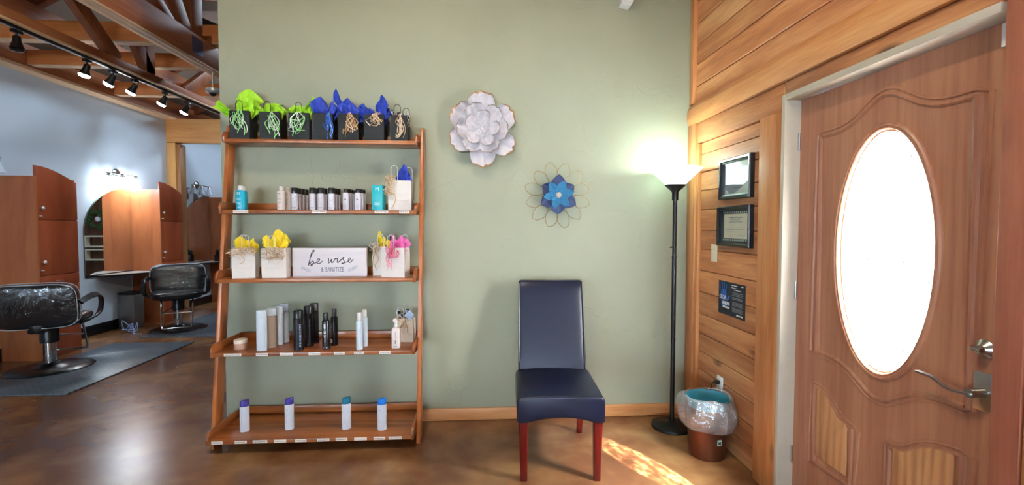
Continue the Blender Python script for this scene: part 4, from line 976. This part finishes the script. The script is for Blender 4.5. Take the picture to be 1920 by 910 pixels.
# switch, outlet
t = thing('light_switch', 'ivory toggle switch plate beside the lower black frame', 'switch', (XP, 2.985, 1.243))
MB().box(-.006, -.0005, -.038, .038, -.058, .058, .002).build('plate', M_IVORY, t)
MB().box(-.014, -.006, -.005, .005, -.006, .014, .002).build('toggle', M_IVORY, t)
t = thing('wall_outlet', 'white outlet plate with a plugged-in black plug above the waste bin', 'outlet', (XP, 2.880, .385))
MB().box(-.006, -.0005, -.036, .036, -.058, .058, .002).build('plate', M_WHITE, t)
m = MB()
for dz in (.024, -.024): m.lathe([(.016, 0), (.016, .002)], 20, Matrix.Translation((-.0055, 0, dz)) @ Matrix.Rotation(-PI/2, 4, 'Y'))
m.build('socket', M_IVORY, t)
t2 = thing('power_cord', 'black lamp plug and cord running down the planks behind the waste bin', 'cord', (XP, 2.880, .405))
MB().box(-.040, -.009, -.014, .014, -.012, .012, .004).build('plug', M_BLACK, t2)
m = MB(); m.tube(smooth([(-.038, 0, 0), (-.052, .01, -.02), (-.045, .05, -.16), (-.03, .14, -.33), (-.035, .24, -.39), (-.06, .30, -.398), (-.12, .29, -.399)], 8), .0028, 8); m.build('cable', M_BLACK, t2)
# fixture at the top of the frame
t = thing('wall_light', 'white wedge-shaped fixture corner high on the sage wall at the top edge', 'light fixture', (1.06, WY, 3.0))
m = MB(); m.prism([(-.075, 0), (-.002, -.012), (.13, .22), (.10, .34), (-.075, .34)], -.09, -.001, 'y', .004); m.build('housing', M_WHITE, t)
m = MB(); m.prism([(-.055, .02), (-.008, .01), (.10, .22), (-.055, .30)], -.096, -.090, 'y', .002); m.build('front_plate', mat('bright_white', (244, 248, 248), .4), t)

# ------------------------------------------------------------------ salon: cabinets, mirrors, counters
def cabinet(y, label):
    t = thing('storage_cabinet', label, 'cabinet', (-5.0, y, 0), 0, 'tall salon cabinets along the left wall')
    Dp, Wd = .40, .49
    m = MB(); m.box(.001, Dp-.02, 0, Wd, .0, 1.93, .003); m.box(.001, Dp+.001, -.001, .018, 0.0, 1.93); m.build('carcass', M_CABS, t)
    def front(z0, z1, name, top=None):
        m = MB()
        if top is None: m.box(Dp-.019, Dp, .002, Wd-.002, z0+.003, z1-.003, .002)
        else:
            pts = [(.002, z0+.003), (Wd-.002, z0+.003), (Wd-.002, 1.895)]+[(.002+(Wd-.004)*(1-i/10), 1.895+.145*math.sin(PI/2*(i/10))) for i in range(1, 11)]
            m.prism(pts, Dp-.019, Dp, 'x', .001)
        return m.build(name, M_CAB, t)
    def knob(par, yy, zz, r=.017):
        m = MB(); m.lathe([(.005, 0), (.005, .012), (r, .016), (r*1.05, .022), (r*.7, .028), (0, .029)], 16, Matrix.Translation((Dp, yy, zz)) @ Matrix.Rotation(PI/2, 4, 'Y')); m.build('knob', mat('satin_knob', (226, 226, 226), .35, .3), par)
    d = front(1.475, 1.9, 'door', 1); knob(d, .06, 1.60); knob(d, .035, 1.515, .006)
    d = front(.885, 1.475, 'door'); knob(d, .06, 1.03); knob(d, .035, .945, .006)
    for z0, z1 in ((.76, .885), (.56, .76)):
        d = front(z0, z1, 'drawer')
        m = MB(); m.tube(smooth([(Dp, Wd/2-.05, (z0+z1)/2), (Dp+.022, Wd/2-.035, (z0+z1)/2-.006), (Dp+.026, Wd/2, (z0+z1)/2-.008), (Dp+.022, Wd/2+.035, (z0+z1)/2-.006), (Dp, Wd/2+.05, (z0+z1)/2)]), .004, 8); m.build('pull', M_NICKEL, d)
    front(.0, .56, 'door')
    return t
cabinet(5.08, 'tall cherry cabinet with curved top behind the nearer salon chair')
cabinet(6.92, 'tall cherry cabinet with curved top behind the farther salon chair')
cabinet(8.82, 'tall cherry cabinet partly hidden behind the ladder shelf upright')
M_MIRR = mat('mirror_silver', (235, 238, 240), .02, 1, var=0)
def mirror(y0, y1, label):
    t = thing('wall_mirror', label, 'mirror', (-5.0, y0, .78), 0, 'arched salon mirrors')
    W_ = y1-y0; pts = [(W_, 0), (W_, 1.15)]+[(W_-W_*1.0*math.sin(PI/2*i/16) if False else W_*math.cos(PI/2*i/16), .56+.60*math.sin(PI/2*i/16)) for i in range(17)][::1]+[(0, 0)]
    pts = [(W_, 0)]+[(W_-W_*math.sin(PI/2*i/18), .55+.61*math.cos(PI/2*i/18)) for i in range(19)]+[(0, 0)]
    m = MB(); m.prism(pts, .004, .010, 'x'); m.build('mirror_glass', M_MIRR, t, smooth=False)
    m = MB(); m.prism([(y*1.0-.006*(1 if y < W_*.99 else 0), z+.006*(1 if z > 0 else 0)) for y, z in pts], .0005, .0038, 'x'); m.build('backing', mat('mirror_back', (70, 92, 84), .5), t, smooth=False)
    m = MB(); m.box(.001, .018, 0, W_, -.028, -.001); m.build('bottom_rail', M_BLACK, t)
mirror(6.13, 6.915, 'arch-topped mirror left of the cabinet behind the farther salon chair')
mirror(8.03, 8.815, 'arch-topped mirror in the far station, beside the ladder shelf')
def counter(y1, label):
    t = thing('counter_shelf', label, 'counter', (-5.0, y1, .742), 0, 'salon station counters')
    pts = [(.012, -.62), (.10, -.62), (.24, -.42), (.40, -.14), (.42, -.004), (.012, -.004)]
    m = MB(); m.prism(pts, 0, .022, 'z', .003); m.build('worktop', mat('counter_black', (26, 24, 26), .3), t)
    m = MB(); m.prism([(a*.94+.01, b*.97) for a, b in pts], .0225, .026, 'z'); m.build('laminate_top', mat('pale_laminate', (188, 176, 168), .3), t)
counter(6.91, 'black-edged corner counter under the mirror behind the farther salon chair')
counter(8.81, 'black-edged corner counter under the far mirror beside the ladder shelf')
def vanity(y, label, lit):
    t = thing('vanity_light', label, 'light', (-5.0, y, 2.12), 0, 'three-shade bar lights above the mirrors')
    MB().lathe([(.07, 0), (.068, .012), (.045, .03), (.012, .04), (0, .04)], 28, Matrix.Rotation(PI/2, 4, 'Y')).build('back_plate', M_NICKEL, t)
    m = MB(); m.cyl((.03, 0, 0), (.09, 0, -.01), .01); m.cyl((.09, -.27, -.01), (.09, .27, -.01), .008); m.build('bar', M_NICKEL, t)
    for dy in (-.23, 0, .23):
        m = MB(); m.lathe([(.030, -.048), (.022, -.02), (.009, -.01)], 20, Matrix.Translation((.09, dy, 0))); hd = m.build('shade_holder', M_NICKEL, t)
        m = MB(); m.lathe([(.026, -.045), (.036, -.09), (.050, -.13), (.066, -.165), (.062, -.165), (.046, -.13), (.032, -.09), (.022, -.046)], 24, Matrix.Translation((.09, dy, 0)), caps=False)
        m.build('glass_shade', mat('lit_glass_shade', (240, 250, 255), .4, emit=6) if lit else mat('frosted_glass_shade', (206, 220, 236), .35), t)
        if lit: lamp('vanity_bulb_light', 'POINT', (-4.88, y+dy, 2.0), 6, (.86, .94, 1), shadow_soft_size=.05)
vanity(6.67, 'glowing three-shade bar light above the mirror of the farther salon chair', True)
vanity(8.45, 'unlit frosted three-shade bar light in the far station beside the ladder shelf', False)
t = vanity(4.80, 'bar light at the left edge above the nearer cabinet', False)
# far station toolcaddy and small things
t = thing('tool_caddy', 'black caddy of styling tools on the far counter beside the ladder shelf', 'caddy', (-4.72, 8.62, .768))
m = MB(); m.box(-.07, .07, -.05, .05, 0, .12, .006); m.build('holder', M_BLACK, t)
for k, (dx, dy) in enumerate(((-.045, 0), (.0, .0), (.045, .0))):
    m = MB(); m.lathe([(.022, .12), (.024, .17), (.018, .20), (.01, .21)], 14, Matrix.Translation((dx, dy, 0))); tl = m.build('styling_tool', M_BLACK, t)
    MB().lathe([(.008, .21), (.010, .225), (0, .23)], 12, Matrix.Translation((dx, dy, 0))).build('metal_tip', M_CHROME, tl)
# bin under the counter, cord
t = thing('pedal_bin', 'grey metal bin with a black lid on the floor under the corner counter', 'bin', (-4.84, 6.64, 0))
MB().box(-.11, .10, -.07, .13, 0, .47, .012).build('bin_body', mat('grey_metal', (128, 128, 126), .35, .7), t)
MB().box(-.115, .105, -.075, .135, .472, .50, .010).build('lid', M_BLACK, t)
t = thing('cord_coil', 'tangled pale blue cord coiled on the floor beside the grey bin', 'cord', (-4.67, 6.40, 0))
m = MB(); rng = random.Random(8)
pts = [(rng.uniform(-.10, .09), rng.uniform(-.07, .07), .01+rng.uniform(0, .15)*(1 if i % 2 else .2)) for i in range(16)]+[(.10, -.08, .006), (.16, -.14, .006), (.26, -.17, .006)]
m.tube(smooth(pts, 6), .006, 8); m.build('coil', mat('pale_blue_cord', (150, 176, 220), .35), t)
# salon chairs
def salon_chair(label, loc, rz):
    t = thing('salon_chair', label, 'salon chair', loc, rz, 'black hydraulic salon chairs')
    MB().lathe([(.325, 0), (.325, .012), (.315, .020), (.20, .028), (.10, .050), (.075, .075), (0, .076)], 56).build('base', mat('black_base', (26, 27, 30), .3, .4), t)
    MB().lathe([(.05, .07), (.05, .30), (.046, .30)], 28).build('column', M_CHROME, t)
    MB().lathe([(.072, .27), (.072, .40), (.06, .43), (0, .43)], 28).build('pump_cover', M_BLACK, t)
    m = MB(); m.loft([(0, -.02, .425, .20, .18, 4), (0, -.02, .445, .27, .25, 4), (0, -.02, .50, .295, .275, 4), (0, -.02, .525, .285, .265, 4), (0, -.02, .535, .25, .23, 4)], 48); m.build('seat', M_VINYL, t, ang=60)
    m = MB(); secs = []
    Mx = Matrix.Translation((0, .25, .665)) @ Matrix.Rotation(R(-8), 4, 'X') @ Matrix.Rotation(PI/2, 4, 'X')
    m.loft([(0, 0, -.05, .27, .17, 4.5), (0, 0, -.035, .305, .200, 5), (0, 0, .02, .310, .205, 5), (0, 0, .04, .295, .19, 5), (0, 0, .048, .25, .15, 4)], 56, Mx); bk_ = m.build('backrest', M_VINYL, t, ang=60)
    m = MB(); m.loft([(0, 0, -.056, .285, .185, 4.5), (0, 0, -.040, .318, .210, 5), (0, 0, .028, .322, .214, 5), (0, 0, .050, .30, .195, 5), (0, 0, .056, .2, .12, 4)], 56, Mx); m.build('plastic_cover', M_FILM, bk_, ang=60)
    m = MB(); pth = []
    for zz in (-.045, .035):
        p = []
        for i in range(56):
            a = 2*PI*i/56; c, q = math.cos(a), math.sin(a); p.append(Mx @ Vector((.318*math.copysign(abs(c)**(2/5), c), .211*math.copysign(abs(q)**(2/5), q), zz)))
        m.tube(p, .0035, 6, closed=True)
    m.build('cover_piping', mat('milky_piping', (190, 196, 204), .4), bk_)
    MB().box(-.06, .06, .16, .27, .40, .56, .02).build('back_bracket', M_BLACK, t)
    for sx in (-1, 1):
        x = sx*.335
        P = smooth([(x*.82, .10, .455), (x*.93, .05, .47), (x, -.08, .49), (x*1.03, -.17, .54), (x*1.04, -.19, .64), (x*1.04, -.13, .70), (x*1.02, .0, .715), (x, .16, .70), (x*.96, .24, .68)], 6)
        m = MB(); m.sweep(P, [(-.026, -.011), (.026, -.011), (.028, 0), (.026, .011), (-.026, .011), (-.028, 0)], upv=(0, 0, 1) if False else (0, -.5, .8)); m.build('armrest', M_VINYL, t, ang=50)
    m = MB(); P = smooth([(-.17, -.12, .43), (-.17, -.24, .41), (-.165, -.34, .22), (-.155, -.40, .11), (-.12, -.42, .10), (.12, -.42, .10), (.155, -.40, .11), (.165, -.34, .22), (.17, -.24, .41), (.17, -.12, .43)], 6); m.tube(P, .0105, 10); m.tube([(-.162, -.31, .275), (.162, -.31, .275)], .008, 10); m.tube([(-.162, -.31, .275), (-.04, -.05, .33)], .007, 8); m.tube([(.162, -.31, .275), (.04, -.05, .33)], .007, 8); m.build('footrest', M_CHROME, t)
    return t
salon_chair('black salon chair seen from behind under clear plastic, at the left edge', (-4.255, 4.79, .0), R(201))
salon_chair('black salon chair facing forward with chrome footrest, beyond the nearer mat', (-4.13, 6.52, .0), R(30))
# mats
def ribbed():
    m = bpy.data.materials.new('ribbed_rubber'); m.use_nodes = True; nt = m.node_tree; b = nt.nodes['Principled BSDF']; b.inputs['Roughness'].default_value = .38
    tc = nt.nodes.new('ShaderNodeTexCoord'); v = nt.nodes.new('ShaderNodeTexBrick'); v.inputs['Scale'].default_value = 14; v.inputs['Mortar Size'].default_value = .05; v.inputs['Mortar Smooth'].default_value = .4
    v.inputs['Brick Width'].default_value = .9; v.inputs['Row Height'].default_value = .42
    v.inputs['Color1'].default_value = L((92, 104, 116)); v.inputs['Color2'].default_value = L((84, 96, 108)); v.inputs['Mortar'].default_value = L((38, 44, 52))
    nt.links.new(tc.outputs['Object'], v.inputs['Vector']); nt.links.new(v.outputs[0], b.inputs['Base Color'])
    bp = nt.nodes.new('ShaderNodeBump'); bp.inputs['Strength'].default_value = .8; bp.inputs['Distance'].default_value = .004; bp.invert = True; nt.links.new(v.outputs['Fac'], bp.inputs['Height']); nt.links.new(bp.outputs[0], b.inputs['Normal']); return m
M_MAT = ribbed()
def floor_mat_obj(label, x0, x1, y0, y1, cx, cy, r):
    pts = [(x0, y0), (x1, y0), (x1, y1), (x0, y1)]
    dy = math.sqrt(max(0, r*r-(x0-cx)**2)); a1 = math.atan2(dy, x0-cx); a0 = -a1
    # notch for the chair base, cut from the wall side
    pts += [(cx+r*math.cos(a1+(a0-a1)*i/24), cy+r*math.sin(a1+(a0-a1)*i/24)) for i in range(25)]
    m = MB(); m.prism(pts, 0.0005, .012, 'z', .003); o = m.build('floor_mat', M_MAT); tag(o, label, 'mat', 'grey ribbed anti-fatigue mats')
floor_mat_obj('grey ribbed rubber mat under the nearer salon chair', -4.40, -3.47, 4.03, 5.76, -4.255, 4.79, .335)
floor_mat_obj('grey ribbed rubber mat under the farther salon chair', -4.32, -3.38, 6.05, 7.75, -4.13, 6.52, .335)

# ------------------------------------------------------------------ salon: post, beams, trusses, track lights
m = MB(); m.box(-5.0, -4.86, 7.70, 7.86, 0, 2.73, .006); struct(m, 'trim_8', M_POST)
m = MB(); m.box(-4.86, -4.80, 7.72, 7.86, 0, 2.71, .004); struct(m, 'trim_9', wood('brown_post', (128, 84, 46), (150, 102, 60), (166, 120, 76), 'z', .5, knots=.2))
m = MB(); m.box(-5.0, 1.56, 7.70, 7.86, 2.735, 3.11, .006); struct(m, 'trim_10', wood('tie_beam', (172, 112, 58), (202, 144, 84), (218, 168, 110), 'x', .5, knots=.7))
m = MB(); m.box(-5.0, -4.86, -1.7, 10.98, 3.12, 3.36, .006); struct(m, 'trim_11', M_TRUSS)
m = MB(); m.box(-5.0, -4.84, -1.7, 10.98, 3.085, 3.119, .002); struct(m, 'trim_12', M_PALE)
def truss(x, idx, zb, h, wd, webs):
    t = bpy.data.objects.new('trim_%d' % idx, None); col.objects.link(t); t['kind'] = 'structure'; t.location = (x, 0, zb)
    m = MB(); m.box(-wd/2, wd/2, -1.7, 10.98, .012, h, .004); m.build('bottom_chord', M_TRUSS, t)
    m = MB(); m.box(-wd/2-.004, -.002, -1.7, 10.98, -.004, .0115, .001); m.box(.002, wd/2+.004, -1.7, 10.98, -.004, .0115, .001); m.build('pale_edge_strip', M_PALE, t)
    for (y0, z0, y1, z1, w2) in webs:
        d = Vector((0, y1-y0, z1-z0)); n = Vector((0, -d.z, d.y)).normalized()*w2/2
        m = MB(); m.prism([(y0+n.y, z0+n.z), (y1+n.y, z1+n.z), (y1-n.y, z1-n.z), (y0-n.y, z0-n.z)], -wd/2+.008, wd/2-.008, 'x', .004); m.build('web_member', M_TRUSSZ, t)
    return t
zt = 1.45
truss(-2.60, 13, 2.90, .235, .10, [(4.40, .12, 4.40, 1.4, .16), (4.15, .16, 3.0, .95, .07), (4.30, .16, 3.55, 1.35, .13), (4.55, .2, 6.2, 1.5, .10), (2.2, .2, 1.0, 1.2, .1)])
truss(-3.43, 14, 2.895, .085, .09, [(5.03, .06, 5.03, 1.2, .13), (4.62, .08, 3.6, .9, .12), (5.05, .08, 4.3, 1.2, .12), (5.6, .06, 6.8, .95, .12), (7.3, .06, 7.3, 1.2, .12), (2.9, .06, 2.0, .9, .12)])
m = MB(); m.box(-4.30, -4.20, -1.7, 10.98, 3.3, 3.5, .004); struct(m, 'trim_15', M_TRUSS)
for i, (y, z0, z1, dpt) in enumerate(((4.62, 3.155, 3.325, .045), (5.33, 3.150, 3.30, .045), (6.5, 3.155, 3.32, .045))):
    m = MB(); m.box(-4.86, -1.83, y, y+dpt+.05, z0, z1, .004)
    o = struct(m, 'trim_%d' % (16+i), M_JOIST)
    m = MB(); m.box(-4.86, -1.83, y-.001, y+dpt+.051, z0-.010, z0-.0005, .001); m.build('pale_edge_strip', M_PALE, o)
# rafters under the sloped ceiling
k = 19
for y in (3.9, 4.9, 5.9, 6.9, 8.2, 9.5):
    m = MB(); m.prism([(-4.98, 3.22), (-4.98, 3.36), (-2.25, 4.92), (-2.25, 4.78)], y, y+.07, 'y', .003); struct(m, 'trim_%d' % k, M_TRUSSZ); k += 1
t = thing('duct_panel', 'white duct corner above the joists beside the top left of the sage wall', 'duct', (-2.9, 5.6, 3.9))
m = MB(); m.prism([(-.45, -.02), (.02, -.02), (.30, -.20), (.5, -.20), (.5, .10), (-.45, .10)], 0, .25, 'y', .004); m.build('sheet_metal', mat('white_sheet_metal', (214, 220, 226), .4), t)
m = MB(); m.prism([(-.50, -.02), (-.50, -.10), (.40, -.52), (.40, -.40)], -.05, .04, 'y', .004); m.build('dark_pipe', mat('charcoal_pipe', (50, 56, 60), .5), t)
# nail plates
m = MB(); m.box(-.0512, -.0495, 4.30, 4.46, -.0+.06, .20)
o = m.build('nail_plate', mat('zinc_plate', (96, 104, 150), .45, .6), bpy.data.objects['trim_13']); o.location = (.1015+.0, 0, 0)
t = thing('ceiling_camera', 'small silver dome camera hanging beside the edge of the sage wall', 'camera', (-2.56, 4.62, 2.68))
MB().lathe([(.006, .06), (.006, .22)], 12).build('stem', M_NICKEL, t)
MB().lathe([(.055, .045), (.060, .040), (.060, .015), (.045, .0), (.035, .0)], 28).build('housing', mat('silver_shell', (196, 200, 204), .3, .4), t)
MB().lathe([(.034, .002), (.028, -.016), (.014, -.026), (0, -.028)], 24).build('lens_dome', M_BLACK, t)

RX = -3.43
t = thing('light_track', 'long black ceiling track carrying the spotlights above the salon', 'light track', (RX, 4.6, 2.87))
MB().box(-.018, .018, -3.0, 3.0, 0, .020, .002).build('rail', M_BLACK, t)
MB().box(-.008, .008, -3.0, 3.0, -.003, -.0002).build('conductor_strip', mat('silver_strip', (170, 172, 176), .3, .8), t)
def spot(y, lit, label, tilt=0):
    t = thing('track_spotlight', label, 'spotlight', (RX, y, 2.867), 0, 'track spotlights in the salon')
    MB().box(-.016, .016, -.035, .035, -.028, -.0035, .003).build('track_adapter', M_BLACK, t)
    MB().lathe([(.007, -.055), (.007, -.028)], 12).build('stem', M_BLACK, t)
    Mx = Matrix.Translation((0, 0, -.058)) @ Matrix.Rotation(R(tilt), 4, 'Y')
    m = MB(); m.lathe([(.018, .012), (.024, .004), (.026, -.030), (.034, -.055), (.042, -.078), (.038, -.078), (.022, -.04), (0, -.036)], 28, Mx); m.build('lamp_head', M_BLACK, t)
    e = mat('lit_spot_face', (240, 250, 255), .4, emit=30) if lit else M_BLACK
    m = MB(); m.lathe([(.040, -.0785), (.042, -.088), (.034, -.100), (.0, -.108)], 24, Mx, caps=False); m.build('lens', e, t)
    if lit:
        d = Vector((math.sin(R(-tilt)), 0, -1)); p = Vector((RX, y, 2.867-.16))
        lamp('track_spot_beam', 'SPOT', p, 5, (.68, .84, 1), p+Vector((-.9, .1, -1)), spot_size=R(80), spot_blend=.6, shadow_soft_size=.04)
for y, lit, lab, tl in ((3.69, False, 'unlit black track spotlight nearest the left edge of the picture', 0), (4.30, True, 'lit track spotlight whose face shows edge-on, second from the left', 18), (4.585, True, 'brightest lit track spotlight, third from the left', 32),
                        (4.86, True, 'lit track spotlight, fourth from the left', 32), (5.295, True, 'lit track spotlight, second from the right end of the row', 32), (5.675, True, 'lit track spotlight at the right end of the row beside the sage wall', 32)):
    spot(y, lit, lab, tl)
# things reflected in the far mirror
t = thing('wreath', 'green wreath with a white centre reflected in the mirror on the far dark wall', 'wreath', (-1.35, 10.98, 1.55))
m = MB(); rng = random.Random(5)
for i in range(260):
    a = rng.uniform(0, 6.28); r = .17+rng.gauss(0, .03); d = Vector((math.cos(a)*r, -.03+rng.gauss(0, .02)-.02, math.sin(a)*r)); s_ = .035
    q = Matrix.Translation(d) @ Matrix.Rotation(rng.uniform(0, 6.28), 4, 'Y') @ Matrix.Rotation(rng.uniform(-1, 1), 4, 'X')
    m._add([(-s_*.35, 0, 0), (0, .004, -s_*.5), (s_*.35, 0, 0), (0, -.004, s_*.8)], [(0, 1, 2, 3)], q)
m.build('leaves', mat('wreath_green', (46, 92, 40), .6), t, smooth=False)
MB().lathe([(.05, 0), (.055, .02), (.02, .04), (0, .04)], 16, Matrix.Rotation(PI/2, 4, 'X')).build('flower', M_WHITE, t)
for i, z in enumerate((1.05, .75)):
    t = thing('wall_box_shelf', 'cream box shelf %s below the wreath on the far dark wall' % ('directly' if i == 0 else 'lowest'), 'shelf', (-1.35, 10.98, z))
    m = MB(); m.box(-.22, .22, -.12, -.001, -.13, -.10); m.box(-.22, .22, -.12, -.001, .10, .13); m.box(-.22, -.19, -.12, -.001, -.10, .10); m.box(.19, .22, -.12, -.001, -.10, .10); m.build('frame', M_IVORY, t)
